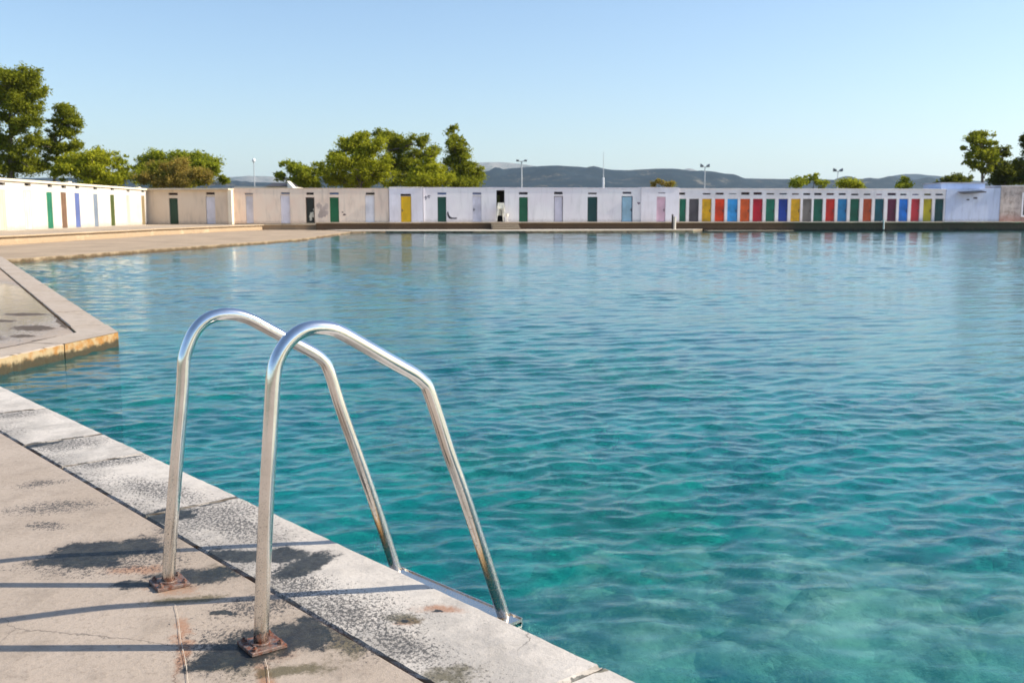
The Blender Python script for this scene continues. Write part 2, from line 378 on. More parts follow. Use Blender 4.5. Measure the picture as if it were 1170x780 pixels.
bA, bB = at_z(192.3, 666.5, DZ), at_z(298, 737, DZ)
lA, lB = at_z(441, 616, DZ), at_z(561, 666, DZ)
lad = empty('pool_ladder', tuple((bA+bB)/2), math.atan2(ev[1], ev[0]), 'polished steel pool ladder with two curved handrails bolted to the deck edge', 'pool ladder')
bpy.context.view_layer.update()
def loc(p): return tuple(lad.matrix_world.inverted() @ Vector([float(x) for x in p]))
def catmull(P, sub=7):
    P = [2*P[0]-P[1]]+P+[2*P[-1]-P[-2]]; out = []
    for i in range(1, len(P)-2):
        for t in np.linspace(0, 1, sub, endpoint=False):
            a, b, c, d = P[i-1:i+3]
            out.append(.5*((2*b)+(-a+c)*t+(2*a-5*b+4*c-d)*t*t+(-a+3*b-3*c+d)*t**3))
    out.append(P[-2]); return out
lad_mats = {}
feet = []
for px, b, l in ((R1, bA, lA), (R2, bB, lB)):
    u = (l-b)/np.linalg.norm(l-b); nn = np.array([-u[1], u[0], 0])
    P = [at_plane(x, y, b, nn) for x, y in px]
    P[0] = P[0]*1.0; P[0][2] = DZ+.006
    d = P[-1]-P[-2]; d /= np.linalg.norm(d)
    feet.append((P[-2].copy(), d))
    P = P+[P[-1]+d*.45, P[-1]+d*.95]
    C_ = catmull(P)
    for _ in range(6): C_ = [C_[0]]+[(C_[i-1]+2*C_[i]+C_[i+1])/4 for i in range(1, len(C_)-1)]+[C_[-1]]
    m = MB(); m.tube([loc(q) for q in C_], .0208, 28); m.build('handrail', steel_m, lad, smooth=True)
    # rusty flange plate with four bolts
    pu = ev; a2 = .5
    m = MB(); s = .052
    c0 = np.array([b[0], b[1], 0])
    rot = math.atan2(u[1], u[0])+.02
    ux = np.array([math.cos(rot), math.sin(rot), 0]); uy = np.array([-ux[1], ux[0], 0])
    cen = c0+ux*.004
    cs = [cen+ux*s*i+uy*s*j for i, j in ((-1, -1), (1, -1), (1, 1), (-1, 1))]
    m.prism([loc(q) for q in cs], loc((0, 0, DZ-.003))[2], loc((0, 0, DZ+.008))[2])
    ring = [c0+.0285*np.array([math.cos(t), math.sin(t), 0]) for t in np.linspace(0, 2*math.pi, 20, endpoint=False)]
    m.prism([loc(q) for q in ring], loc((0, 0, DZ+.008))[2], loc((0, 0, DZ+.014))[2])
    pl_ = m.build('base_plate', rust_m, lad, bevel=.002)
    for i, j in ((-1, -1), (1, -1), (1, 1), (-1, 1)):
        q = cen+ux*s*.72*i+uy*s*.72*j; m = MB()
        hexp = [q+.0085*np.array([math.cos(t), math.sin(t), 0]) for t in np.linspace(0, 2*math.pi, 6, endpoint=False)]
        m.prism([loc(x) for x in hexp], loc((0, 0, DZ+.008))[2], loc((0, 0, DZ+.015))[2])
        st = [q+.0042*np.array([math.cos(t), math.sin(t), 0]) for t in np.linspace(0, 2*math.pi, 10, endpoint=False)]
        m.prism([loc(x) for x in st], loc((0, 0, DZ+.015))[2], loc((0, 0, DZ+.021))[2])
        m.build('bolt', rust_m, pl_)
# treads between the two rails, the first just below the deck
for zt in (.022, -.23, -.48, -.73):
    m = MB(); Q = []
    for p0, d in feet:
        t = (zt-p0[2])/d[2]; Q.append(p0+d*t)
    a = Q[1]-Q[0]; a /= np.linalg.norm(a); b = np.array([-a[1], a[0], 0])
    p0, p1 = Q[0]-a*.03, Q[1]+a*.06
    for w0, w1, h0, h1 in ((-.05, .024, -.01, 0), (-.05, -.046, -.03, -.01), (.024, .028, -.03, .004)):
        cs = [p0+b*w0, p1+b*w0, p1+b*w1, p0+b*w1]
        m.prism([loc(q) for q in cs], loc((0, 0, zt+h0))[2], loc((0, 0, zt+h1))[2])
    m.build('tread', steel_m, lad)

# pale paint drips running from the plates (thin worn paint lines on the concrete)
k = NT('worn_paint'); p = k.pos()
k.principled(k.mix(k.ramp(k.noise(p, 40., 4), .4, .6), (.60, .50, .38, 1), (.47, .37, .29, 1)), .7)
def drip(pts):
    m = MB(); P = [at_z(x, y, DZ) for x, y in pts]; vs = []
    PP = catmull(P, 8); r_ = random.Random(3)
    for i, q in enumerate(PP):
        d = PP[min(i+1, len(PP)-1)]-PP[max(i-1, 0)]; d /= np.linalg.norm(d); s = np.array([-d[1], d[0], 0]); wv = .0011*r_.uniform(.4, 1.3); off = r_.gauss(0, .0003)
        vs += [tuple(q+s*(off+wv)+np.array([0, 0, .0005])), tuple(q+s*(off-wv)+np.array([0, 0, .0005]))]
    m.add(vs, [(2*i, 2*i+1, 2*i+3, 2*i+2) for i in range(len(PP)-1)])
    return m
m = drip([(200, 690), (203.5, 706), (206.5, 730), (212, 755), (215.5, 785)])
m2 = drip([(303, 752), (306.5, 768), (308.5, 800)]); m.add(m2.v, m2.f)
structure(m.build('paint_line', k.m))

# ================================================================== SEABED + WATER
k = NT('seabed_sand'); p = k.pos()
a = k.noise(p, .55, 5, .6); b = k.noise(p, 2.4, 5, .65); c = k.noise(p, 11., 4, .7)
far_ = k.ramp(k.vmath('LENGTH', p).outputs['Value'], 3.5, 11.)
col = k.mix(k.ramp(k.math('ADD', a, k.math('MULTIPLY', far_, .14)), .46, .60), (.12, .17, .10, 1), (.85, .82, .64, 1))
col = k.mix(k.math('MULTIPLY', k.ramp(b, .46, .62), .9), col, (.07, .10, .06, 1))
col = k.mix(k.math('MULTIPLY', k.ramp(c, .5, .7), .6), col, (.80, .78, .60, 1))
k.principled(col, .9, normal=k.bump(c, .5, .05)); bed_m = k.m
nx, ny = 160, 220
X = np.linspace(-45, 130, nx); Y = np.r_[np.linspace(-8, 12, 120), np.geomspace(12.2, 76, 100)]
gx, gy = np.meshgrid(X, Y)
def vnoise(x, y, f, seed):
    r = np.random.default_rng(seed); s = np.zeros_like(x)
    for i in range(9):
        th = r.uniform(0, 6.28); ff = f*r.uniform(.6, 1.7); s += np.sin(ff*(x*np.cos(th)+y*np.sin(th))+r.uniform(0, 6.28))
    return s/3.
zz = -1.45-.022*np.clip(gy-3, 0, 40)+.14*vnoise(gx, gy, .9, 3)+.05*vnoise(gx, gy, 3., 4)
structure(np_mesh('seabed', np.stack([gx, gy, zz], -1).reshape(-1, 3), grid_faces(len(Y), nx), bed_m, True))
# submerged boulders near the deck (read as one rubble mass through the ripples)
k = NT('submerged_rock'); p = k.pos(); a = k.noise(p, 3., 5, .65); b = k.noise(p, 14., 4, .7)
k.principled(k.mix(k.ramp(a, .44, .58), (.88, .85, .55, 1), (.14, .16, .08, 1)), .9, normal=k.bump(b, .8, .05)); rock_m = k.m
bm = bmesh.new(); bmesh.ops.create_icosphere(bm, subdivisions=3, radius=1.); base = np.array([v.co[:] for v in bm.verts]); bf = np.array([[v.index for v in f.verts] for f in bm.faces]); bm.free()
vs, fs = [], []; nb = 0
BIG = [(760, 742, .42), (700, 768, .34), (830, 720, .30), (880, 745, .46), (960, 735, .40), (1040, 750, .45), (930, 775, .40), (790, 690, .26), (1100, 720, .36), (1010, 700, .32), (870, 690, .28), (1140, 765, .5), (720, 735, .22), (905, 655, .28), (660, 735, .22), (740, 758, .24), (800, 765, .3), (850, 760, .26), (985, 760, .3), (690, 700, .2), (760, 712, .22), (945, 705, .26), (1065, 775, .3)]
for i in range(150):
    if i < len(BIG):
        x, y = at_z(BIG[i][0], BIG[i][1], -.26)[:2]; s = BIG[i][2]; zc = -.20-s*.66
    elif i < 70: x, y = at_z(random.uniform(600, 1200), random.uniform(600, 800), -.45)[:2]; s = random.uniform(.12, .34); zc = -1.05+s*.3
    else: y = random.uniform(3, 22); x = random.uniform(-.45*y+2, .6*y+1.); s = random.uniform(.15, .5); zc = -1.62+s*.2
    q = np.array([x, y, 0.]); dn = (q-E0)@nv
    if dn < .3: continue
    nz_ = 1+.22*np.sin(base@rng.normal(0, 2.3, 3)+rng.uniform(0, 6))+.14*np.sin(base@rng.normal(0, 4.5, 3)+rng.uniform(0, 6))+.06*np.sin(base@rng.normal(0, 9, 3))
    v = base*nz_[:, None]*s*np.array([random.uniform(.9, 1.5), random.uniform(.8, 1.2), random.uniform(.5, .75)])
    vs.append(v+np.array([x, y, zc])); fs.append(bf+nb); nb += len(base)
o = np_mesh('submerged_rocks', np.concatenate(vs), np.concatenate(fs), rock_m, True); o['kind'] = 'stuff'

# water: one closed body, rippled on top
yr = [1.2]
while yr[-1] < 76: yr.append(yr[-1]+max(.016, min(yr[-1]**2/1500, .058)))
yr = np.array(yr); ur = np.linspace(-.80, .80, 820); NR, NC = len(yr), len(ur)
gx = (yr[:, None]*ur[None, :]).astype(np.float32); gy = np.repeat(yr[:, None], NC, 1).astype(np.float32)
sdy = np.gradient(yr)[:, None]; sdx = (yr*(ur[1]-ur[0]))[:, None]
z = np.zeros_like(gx); dxx = np.zeros_like(gx); dyy = np.zeros_like(gx)
r = np.random.default_rng(5)
calm = .85+.15*np.clip(1-(gy-6)/24., 0, 1)**1.3
gust = (calm*np.clip(.8+.34*vnoise(gx, gy, .35, 21)+.2*vnoise(gx, gy, 1.1, 22), .3, 1.5)).astype(np.float32)
warps = [vnoise(gx, gy, f_, 100+i_).astype(np.float32) for i_, f_ in enumerate((.6, .8, 1.0, 1.3, 1.7, 2.2))]
for i in range(104):
    lam = .055*(.85/.055)**r.uniform(0, 1); kk = 2*math.pi/lam
    th = R(-81)+r.normal(0, .38)
    slope = .0250*math.exp(-(math.log(lam/.165)/.85)**2)+.005
    amp = slope/kk*r.uniform(.5, 1.4)
    wx, wy = math.cos(th), math.sin(th)
    fil = np.clip((lam/(abs(wx)*sdx+abs(wy)*sdy)-2.2)/1.6, 0, 1).astype(np.float32)
    rows = np.nonzero(fil[:, 0] > 0)[0]
    if len(rows) == 0: continue
    e_ = rows.max()+1
    ph = kk*(gx[:e_]*wx+gy[:e_]*wy)+np.float32(r.uniform(0, 6.28))+1.1*warps[i % 6][:e_]
    g = (gust if lam < .6 else calm)[:e_]*fil[:e_]*np.float32(amp)
    sn = np.sin(ph)
    z[:e_] += g*np.cos(ph); dxx[:e_] -= g*.85*wx*sn; dyy[:e_] -= g*.85*wy*sn
top = np.stack([gx+dxx, gy+dyy, z], -1)
top[0, :, :2] = np.stack([gx[0], gy[0]], -1); top[-1, :, :2] = np.stack([gx[-1], gy[-1]], -1)
vt = top.reshape(-1, 3); ft = grid_faces(NR, NC)
rim = np.r_[np.arange(NC), np.arange(1, NR)*NC+NC-1, (NR-1)*NC+np.arange(NC-2, -1, -1), np.arange(NR-2, 0, -1)*NC]
vb = vt[rim].copy(); vb[:, 2] = -3.4; b0 = len(vt); nr = len(rim); idx = np.arange(nr)
sides = np.stack([rim, b0+idx, b0+(idx+1) % nr, rim[(idx+1) % nr]], -1)
verts = np.concatenate([vt, vb, [[0, 40, -3.4]]]); cidx = len(verts)-1
i2 = np.arange(0, nr, 2)
bot = np.stack([b0+i2, np.full(len(i2), cidx), b0+(i2+2) % nr, b0+(i2+1) % nr], -1)
k = NT('sea_water'); p = k.pos()
n1 = k.noise(k.mapping(p, (1, 1.7, 1)), 10., 3, .6, .4); n2 = k.noise(k.mapping(p, (1., 2., 1)), 30., 2, .5)
nb_ = k.bump(k.math('ADD', n1, k.math('MULTIPLY', n2, .35)), .10, .03)
fr = k.n('ShaderNodeFresnel'); fr.inputs['IOR'].default_value = 1.333; k.put(fr.inputs['Normal'], nb_)
gl = k.n('ShaderNodeBsdfGlossy'); gl.inputs['Roughness'].default_value = .04; gl.inputs['Color'].default_value = (1, 1, 1, 1); k.put(gl.inputs['Normal'], nb_)
rf = k.n('ShaderNodeBsdfRefraction'); rf.inputs['IOR'].default_value = 1.333; rf.inputs['Roughness'].default_value = .02; k.put(rf.inputs['Normal'], nb_)
tr = k.n('ShaderNodeBsdfTransparent')
# light scattered back by the water itself (turquoise body colour of clear sea water over sand)
body = k.n('ShaderNodeBsdfDiffuse'); bn = k.noise(p, .35, 4, .6); k.put(body.inputs[0], k.mix(k.ramp(bn, .38, .64), (.002, .34, .48, 1), (.002, .42, .42, 1))); k.put(body.inputs['Normal'], nb_)
m1 = k.n('ShaderNodeMixShader'); m1.inputs[0].default_value = .5; k.put(m1.inputs[1], rf); k.put(m1.inputs[2], tr)
m0 = k.n('ShaderNodeMixShader'); m0.inputs[0].default_value = .17; k.put(m0.inputs[1], m1); k.put(m0.inputs[2], body)
m2 = k.n('ShaderNodeMixShader'); k.put(m2.inputs[0], fr); k.put(m2.inputs[1], m0); k.put(m2.inputs[2], gl)
k.t.links.new(m2.outputs[0], k.out.inputs[0])
va = k.n('ShaderNodeVolumeAbsorption'); va.inputs['Color'].default_value = (.0, .945, .94, 1); va.inputs['Density'].default_value = 1.35
k.t.links.new(va.outputs[0], k.out.inputs['Volume'])
wob = structure(np_mesh('water', verts, np.concatenate([ft, sides, bot]), k.m))
sm = np.zeros(len(wob.data.polygons), bool); sm[:len(ft)] = True; wob.data.polygons.foreach_set('use_smooth', sm)

# ================================================================== GROUND, WALKWAY, QUAY
k = NT('dry_ground'); p = k.pos(); a = k.noise(p, .05, 5); b = k.noise(p, .8, 5)
k.principled(k.mix(k.ramp(a, .4, .6), k.mix(b, (.30, .25, .17, 1), (.22, .20, .12, 1)), (.09, .10, .04, 1)), .95); ground_m = k.m
m = MB()
m.add([(-12000, 71.5, .28), (12000, 80, .28), (12000, 14000, .28), (-12000, 14000, .28)], [(0, 1, 2, 3)])
m.add([(-12000, -300, .28), (-27, -300, .28), (-27, 71.5, .28), (-12000, 71.5, .28)], [(0, 1, 2, 3)])
m.add([(-27, -300, .1), (16, -300, .1), (16, -14, .1), (-27, -14, .1)], [(0, 1, 2, 3)])
structure(m.build('ground', ground_m))

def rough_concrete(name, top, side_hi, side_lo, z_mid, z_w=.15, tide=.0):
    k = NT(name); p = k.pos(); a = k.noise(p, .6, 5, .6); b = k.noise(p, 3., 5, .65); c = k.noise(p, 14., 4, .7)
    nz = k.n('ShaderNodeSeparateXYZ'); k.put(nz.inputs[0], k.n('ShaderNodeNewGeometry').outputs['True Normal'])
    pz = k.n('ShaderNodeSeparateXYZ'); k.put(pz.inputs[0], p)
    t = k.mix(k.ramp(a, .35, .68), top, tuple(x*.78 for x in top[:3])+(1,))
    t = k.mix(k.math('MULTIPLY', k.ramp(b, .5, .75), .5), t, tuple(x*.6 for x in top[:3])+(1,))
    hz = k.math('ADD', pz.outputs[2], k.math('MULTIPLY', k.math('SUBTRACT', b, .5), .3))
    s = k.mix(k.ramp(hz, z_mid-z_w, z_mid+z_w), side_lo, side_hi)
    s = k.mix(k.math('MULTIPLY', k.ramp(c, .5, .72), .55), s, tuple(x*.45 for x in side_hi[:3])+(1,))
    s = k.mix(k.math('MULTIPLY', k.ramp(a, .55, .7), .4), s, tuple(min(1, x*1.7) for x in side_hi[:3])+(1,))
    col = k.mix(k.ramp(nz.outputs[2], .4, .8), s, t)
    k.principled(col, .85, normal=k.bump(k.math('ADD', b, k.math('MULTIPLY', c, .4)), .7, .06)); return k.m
walk_m = rough_concrete('walkway_concrete', (.44, .325, .215, 1), (.36, .26, .16, 1), (.10, .06, .025, 1), .07, .05)
plat_m = rough_concrete('platform_concrete', (.48, .375, .265, 1), (.46, .35, .23, 1), (.40, .29, .18, 1), .3, .15)
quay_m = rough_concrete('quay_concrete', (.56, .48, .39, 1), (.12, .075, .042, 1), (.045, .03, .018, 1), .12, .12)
ledge_m = rough_concrete('ledge_concrete', (.55, .47, .37, 1), (.30, .23, .15, 1), (.08, .055, .03, 1), .06, .05)

def shore(pts, z): return [at_z(x, y, z) for x, y in pts]
def jag(poly_pts, step=.8, amp=.12, seed=1):
    r_ = random.Random(seed); out = []
    for a, b in zip(poly_pts[:-1], poly_pts[1:]):
        n_ = max(1, int(np.linalg.norm(b-a)/step)); d = (b-a)/np.linalg.norm(b-a); s = np.array([-d[1], d[0], 0])
        for i in range(n_): out.append(a+(b-a)*i/n_+s*r_.gauss(0, amp))
    out.append(poly_pts[-1]); return out
# low walkway at the water's edge, left
wl = jag(shore([(-140, 307), (0, 297), (60, 293.3), (100, 290.3), (180, 284.3), (300, 276), (340, 273.2)], .10)+[at_y(400, 269, 60.0)*[1, 1, 0]+[0, 0, .10], at_y(470, 264.3, 61.5)*[1, 1, 0]+[0, 0, .1]], .8, .07, 3)
lw = [np.array([-12.2, 67.5, 0]), np.array([-25, 70, 0]), np.array([-28, 69, 0]), np.array([-28, 20, 0])]
m = MB(); m.prism([tuple(q[:2]) for q in wl]+[tuple(q[:2]) for q in lw], -3.2, .11); structure(m.build('walkway', walk_m))
# raised platform in front of the left cabins
PZ = .40
pe = jag(shore([(-160, 278), (0, 271), (100, 266.3), (180, 262.3), (250, 259.3), (300, 257.6)], PZ)+[np.array([-12.9, 66.2, PZ])], .9, .06, 8)
m = MB(); m.prism([tuple(q[:2]) for q in pe]+[(-11.5, 73.5), (-27, 73.5), (-27, pe[0][1])], 0.0, PZ)
structure(m.build('platform', plat_m))
# thin lip slab along the platform edge
m = MB()
for a, b in zip(pe[:-1], pe[1:]):
    d = (b-a)/np.linalg.norm(b-a); s = np.array([-d[1], d[0], 0])
    cs = [a-s*.12, b-s*.12, b+s*1.0, a+s*1.0]; m.prism([tuple(q[:2]) for q in cs], PZ+.004, PZ+.06)
structure(m.build('platform_edge', plat_m))
# back quay
QZ = .535
q0, q1 = np.array([-12.7, 65.0, 0]), np.array([36., 69.6, 0]); qd = (q1-q0)/np.linalg.norm(q1-q0); qn = np.array([-qd[1], qd[0], 0])
def on_q(px): # point on the quay edge line seen at column px
    return at_plane(px, 255, q0, qn)*[1, 1, 0]
qf = q1+qd*80
qp = jag([q0, on_q(540), on_q(760), on_q(1000), q1, qf], 1.6, .05, 5)
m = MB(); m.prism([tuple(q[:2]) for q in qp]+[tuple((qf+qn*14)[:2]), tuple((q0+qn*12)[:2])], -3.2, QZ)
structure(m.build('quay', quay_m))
m = MB()
for a, b in zip(qp[:-1], qp[1:]):
    d = (b-a)/np.linalg.norm(b-a); s = np.array([-d[1], d[0], 0]); cs = [a-s*.14, b-s*.14, b+s*1.2, a+s*1.2]
    m.prism([tuple(q[:2]) for q in cs], QZ+.004, QZ+.07)
structure(m.build('quay_edge', plat_m))
# low ledge at the foot of the quay, left two thirds
lp = [on_q(372), at_y(400, 266, 60.8), at_y(470, 265.5, 60.6), at_y(540, 265.5, 60.6), at_y(600, 265.5, 60.9), at_y(700, 265.5, 62.6), at_y(795, 265, 64.2), on_q(803)]
lp = jag([q*[1, 1, 0] for q in lp], 1.5, .08, 4)
m = MB(); m.prism([tuple(q[:2]) for q in lp]+[tuple((on_q(803)+qn*.5)[:2]), tuple((on_q(372)+qn*.5)[:2])], -3.2, .145); structure(m.build('quay_ledge', ledge_m))
lp = jag([on_q(804)-qn*1.2, on_q(860)-qn*1.1, on_q(905)-qn*.4], 1.2, .06, 4)
m = MB(); m.prism([tuple(q[:2]) for q in lp]+[tuple((on_q(905)+qn*.5)[:2]), tuple((on_q(804)+qn*.5)[:2])], -3.2, .05); structure(m.build('low_ledge', ledge_m))
# steps from ledge up to the quay
a, b = on_q(561), on_q(592)
m = MB()
for i, (dd, zt) in enumerate(((1.5, .28), (.95, .41), (.4, .53))):
    cs = [a-qn*dd, b-qn*dd, b-qn*(dd-.56 if i < 2 else -.1), a-qn*(dd-.56 if i < 2 else -.1)]
    m.prism([tuple(q[:2]) for q in cs], .10, zt)
tag(m.build('quay_steps', ledge_m), 'weathered concrete steps from the low ledge up to the open dark doorway', 'steps')

# ================================================================== CABINS
def plaster(rgb, seed, stain=.3, tint=None):
    k = NT('plaster'); p = k.obj(); c = s2l(rgb)
    off = k.vmath('ADD', p, (seed*3.7, seed*1.3, 0)).outputs[0]
    a = k.noise(off, .45, 5, .6); b = k.noise(k.mapping(off, (3.2, 3.2, .5)), 1., 5, .65); f = k.noise(off, 9., 5, .65)
    col = k.mix(k.ramp(a, .35, .68), c, tuple(x*y for x, y in zip(c[:3], tint or (.86, .84, .82)))+(1,))
    col = k.mix(k.math('MULTIPLY', k.ramp(b, .48, .78), k.math('MULTIPLY', 1.6, stain) if False else min(.6, stain*2.2)), col, tuple(x*.55 for x in c[:3])+(1,))
    pz = k.n('ShaderNodeSeparateXYZ'); k.put(pz.inputs[0], p)
    low = k.math('ADD', pz.outputs[2], k.math('MULTIPLY', k.math('SUBTRACT', f, .5), .5))
    col = k.mix(k.ramp(low, .02, .3, .55, 0), col, (c[0]*.5, c[1]*.46, c[2]*.42, 1))
    k.principled(col, .85, normal=k.bump(f, .35, .02)); return k.m
dark_m = paint((40, 30, 26), .8, .2, 'dark_opening'); slat_m = paint((92, 92, 96), .6, .2, 'grey_louvre')

class Building:
    def __init__(self, name, label, cat, p0, p1, group=None):
        self.p0, self.p1 = np.array(p0, float), np.array(p1, float); d = self.p1-self.p0; d[2] = 0
        self.len = np.linalg.norm(d); self.u = d/self.len; self.y = np.array([-self.u[1], self.u[0], 0])
        self.root = empty(name, tuple(self.p0), math.atan2(d[1], d[0]), label, cat, group)
        self.open = []; self.doors = []
    def sz(self, px, py):
        q = at_plane(px, py, self.p0, self.y)-self.p0; return float(q@self.u), float(q[2])
    def add(self, x0, x1, y0, y1):
        s0 = self.sz(x0, (y0+y1)/2)[0]; s1 = self.sz(x1, (y0+y1)/2)[0]; z0 = self.sz((x0+x1)/2, y1)[1]; z1 = self.sz((x0+x1)/2, y0)[1]
        z0 = max(z0, .0) if z0 < .35 else z0
        if z0 < .3: z0 = 0.02
        self.open.append((s0, s1, z0, z1)); return s0, s1, z0, z1
    def wall(self, mat, H, depth=2.6, ztop=None, reveal=.2, label=None):
        xs = sorted({0., self.len}|{v for o in self.open for v in o[:2] if 0 < v < self.len})
        zs = sorted({0., H}|{min(v, H-.02) for o in self.open for v in o[2:]})
        nx, nz = len(xs)-1, len(zs)-1
        filled = [[not any(o[0]-1e-6 <= (xs[i]+xs[i+1])/2 <= o[1]+1e-6 and o[2]-1e-6 <= (zs[j]+zs[j+1])/2 <= o[3]+1e-6 for o in self.open) for j in range(nz)] for i in range(nx)]
        m = MB(); q = lambda *v: m.add(v, [(0, 1, 2, 3)])
        for i in range(nx):
            for j in range(nz):
                x0, x1, z0, z1 = xs[i], xs[i+1], zs[j], zs[j+1]
                if filled[i][j]: q((x0, 0, z0), (x1, 0, z0), (x1, 0, z1), (x0, 0, z1))
                else:
                    r = reveal
                    if i == 0 or filled[i-1][j]: q((x0, 0, z0), (x0, 0, z1), (x0, r, z1), (x0, r, z0))
                    if i == nx-1 or filled[i+1][j]: q((x1, 0, z0), (x1, r, z0), (x1, r, z1), (x1, 0, z1))
                    if j == 0 or filled[i][j-1]: q((x0, 0, z0), (x0, r, z0), (x1, r, z0), (x1, 0, z0))
                    if j == nz-1 or filled[i][j+1]: q((x0, 0, z1), (x1, 0, z1), (x1, r, z1), (x0, r, z1))
        L_, D_ = self.len, depth
        q((0, 0, 0), (0, 0, H), (0, D_, H), (0, D_, 0)); q((L_, 0, 0), (L_, D_, 0), (L_, D_, H), (L_, 0, H))
        q((0, D_, 0), (0, D_, H), (L_, D_, H), (L_, D_, 0)); q((0, 0, H), (L_, 0, H), (L_, D_, H), (0, D_, H))
        return m.build('wall', mat, self.root, label=label)
    def roof(self, mat, H, depth=2.6, th=.09, over=.07, ends=(0, 0)):
        m = MB(); m.box(-ends[0], self.len+ends[1], -over, depth+.05, H+.003, H+th); return m.build('roof', mat, self.root, bevel=.012)
    def door(self, x0, x1, y0, y1, rgb, label, rec=.10, frame=None, handle=None, vent=None, vcol=None, var=.14):
        s0, s1, z0, z1 = self.add(x0, x1, y0, y1)
        m = MB(); g = .012; m.box(s0+g, s1-g, rec, rec+.045, z0+.012, z1-g)
        npl = 3; wd = (s1-s0)/npl                      # raised boards
        for i in range(npl): m.box(s0+g+wd*i+.008, s0+wd*(i+1)-g-.002, rec-.009, rec+.001, z0+.03, z1-.03)
        d = m.build('door', paint(rgb, .5, var, 'door_paint', dirt=.25), self.root, label=label)
        if frame:
            m = MB(); t = .05
            m.box(s0, s0+t, rec-.05, rec-.012, z0, z1); m.box(s1-t, s1, rec-.05, rec-.012, z0, z1); m.box(s0+t+.001, s1-t-.001, rec-.05, rec-.012, z1-t, z1)
            m.build('door_frame', paint(frame, .6, .1, 'frame_paint'), d)
        if handle:
            m = MB(); hx = s0+.09 if handle < 0 else s1-.09; zc = z0+(z1-z0)*.47
            m.box(hx-.03, hx+.03, rec-.018, rec-.010, zc-.1, zc+.1); m.tube([(hx, rec-.02, zc), (hx, rec-.07, zc), (hx-.1*handle, rec-.07, zc)], .013, 8)
            m.build('handle', paint((60, 60, 62), .4, .1, 'handle_metal'), d)
        if vent: self.vent(*vent, vcol)
        return d
    def vent(self, x0, x1, y0, y1, rgb=None):
        s0, s1, z0, z1 = self.add(x0, x1, y0, y1); m = MB()
        mt = dark_m if rgb is None else paint(rgb, .7, .15, 'vent_paint')
        m.box(s0+.004, s1-.004, .15, .17, z0+.004, z1-.004)
        n_ = 3
        for i in range(n_):
            zc = z0+(z1-z0)*(i+.5)/n_; m.box(s0+.006, s1-.006, .11, .145, zc-.012, zc+.012)
        m.build('vent', mt, self.root)

WHITE = (244, 240, 234)
cream_m = paint((238, 226, 196), .7, .1, 'roof_edge', dirt=.2); grey_roof = paint((200, 196, 198), .7, .12, 'roof_edge_grey', dirt=.3)
# ---- left row, facing the sun
a = np.array([-24.05, 46.8, PZ]); b = np.array([-25.45, 70.0, PZ]); d = (b-a)/np.linalg.norm(b-a)
LB = Building('cabin_row', 'long sunlit white row of changing cabins along the left walkway', 'cabin row', a-d*9, b)
H1 = 2.36
def vt(x0, x1, y): return (x0, x1, y-1.5, y+1.5)
LB.door(-52, -41, 215.5, 264, (205, 198, 180), 'cream door', rec=.012, vent=vt(-52, -42, 207)); LB.door(-26, -16, 216.5, 263, (60, 110, 160), 'blue door', rec=.012, vent=vt(-26, -17, 208.4))
LB.door(-2, 6.5, 217.2, 262.5, (205, 195, 172), 'pale cream door', rec=.012, vent=vt(-2, 5.8, 210))
LB.door(28, 36, 218.3, 261.4, (205, 200, 190), 'white door', rec=.012, vent=vt(28, 35, 211))
LB.door(54, 60.2, 219.6, 260.3, (28, 115, 84), 'green door faded white at its foot', rec=.012, vent=vt(54.5, 59.3, 212.4))
LB.door(70.3, 76.3, 219.8, 260.2, (122, 92, 68), 'brown door', rec=.012, vent=vt(70.2, 75.4, 213.6))
LB.door(86, 91.5, 220.6, 259.6, (92, 108, 160), 'blue door', rec=.012, vent=vt(86, 90.5, 213.8))
LB.door(107.3, 112, 221.8, 258.4, (122, 134, 148), 'grey blue door', rec=.012, vent=vt(106.7, 111, 215))
LB.door(126.5, 131, 222.6, 257.6, (72, 84, 26), 'olive green door', rec=.012, vent=vt(126.3, 130.3, 215.8))
LB.door(144.8, 148.4, 223.3, 257.6, (200, 193, 178), 'off white door', rec=.012, vent=vt(144.5, 148, 218), vcol=(205, 200, 190))
LB.door(162, 165.6, 223.7, 257, (146, 128, 94), 'tan door', rec=.012, vent=vt(161.5, 165, 218.2))
LB.wall(plaster((206, 200, 190), 1, .12), H1, reveal=.12)
LB.roof(cream_m, H1, th=.12, over=.10)
for s_ in (18.0, 30.5):
    m = MB(); m.box(s_, s_+.5, -.04, .12, H1+.121, H1+.2); m.build('roof_cap', cream_m, LB.root)
# ---- beige corner block
a = at_y(166, 256, 70.3)*[1, 1, 0]+[0, 0, PZ]; b = at_y(262, 256, 70.0)*[1, 1, 0]+[0, 0, PZ]
BB = Building('cabin_block', 'beige corner block of two cabins with a flat overhanging roof', 'cabin block', a, b)
Hb = 2.38
BB.door(193.5, 203.5, 226.5, 254.8, (8, 62, 40), 'dark green door', vent=(192.5, 203, 220.3, 223), vcol=(60, 30, 20))
BB.door(235.3, 246, 224.5, 254.8, (228, 226, 235), 'white door', vent=(235.3, 245.3, 219.8, 222.4), vcol=(60, 30, 20))
BB.wall(plaster((228, 210, 188), 2, .22), Hb, 3.); BB.roof(paint((205, 190, 165), .7, .1, 'roof_beige'), Hb, 3., .12, .35, (0, .12))
m = MB(); m.box(BB.len+.003, BB.len+.26, -.14, .28, 0, Hb-.002); m.build('pillar', plaster((250, 238, 214), 3, .1), BB.root)
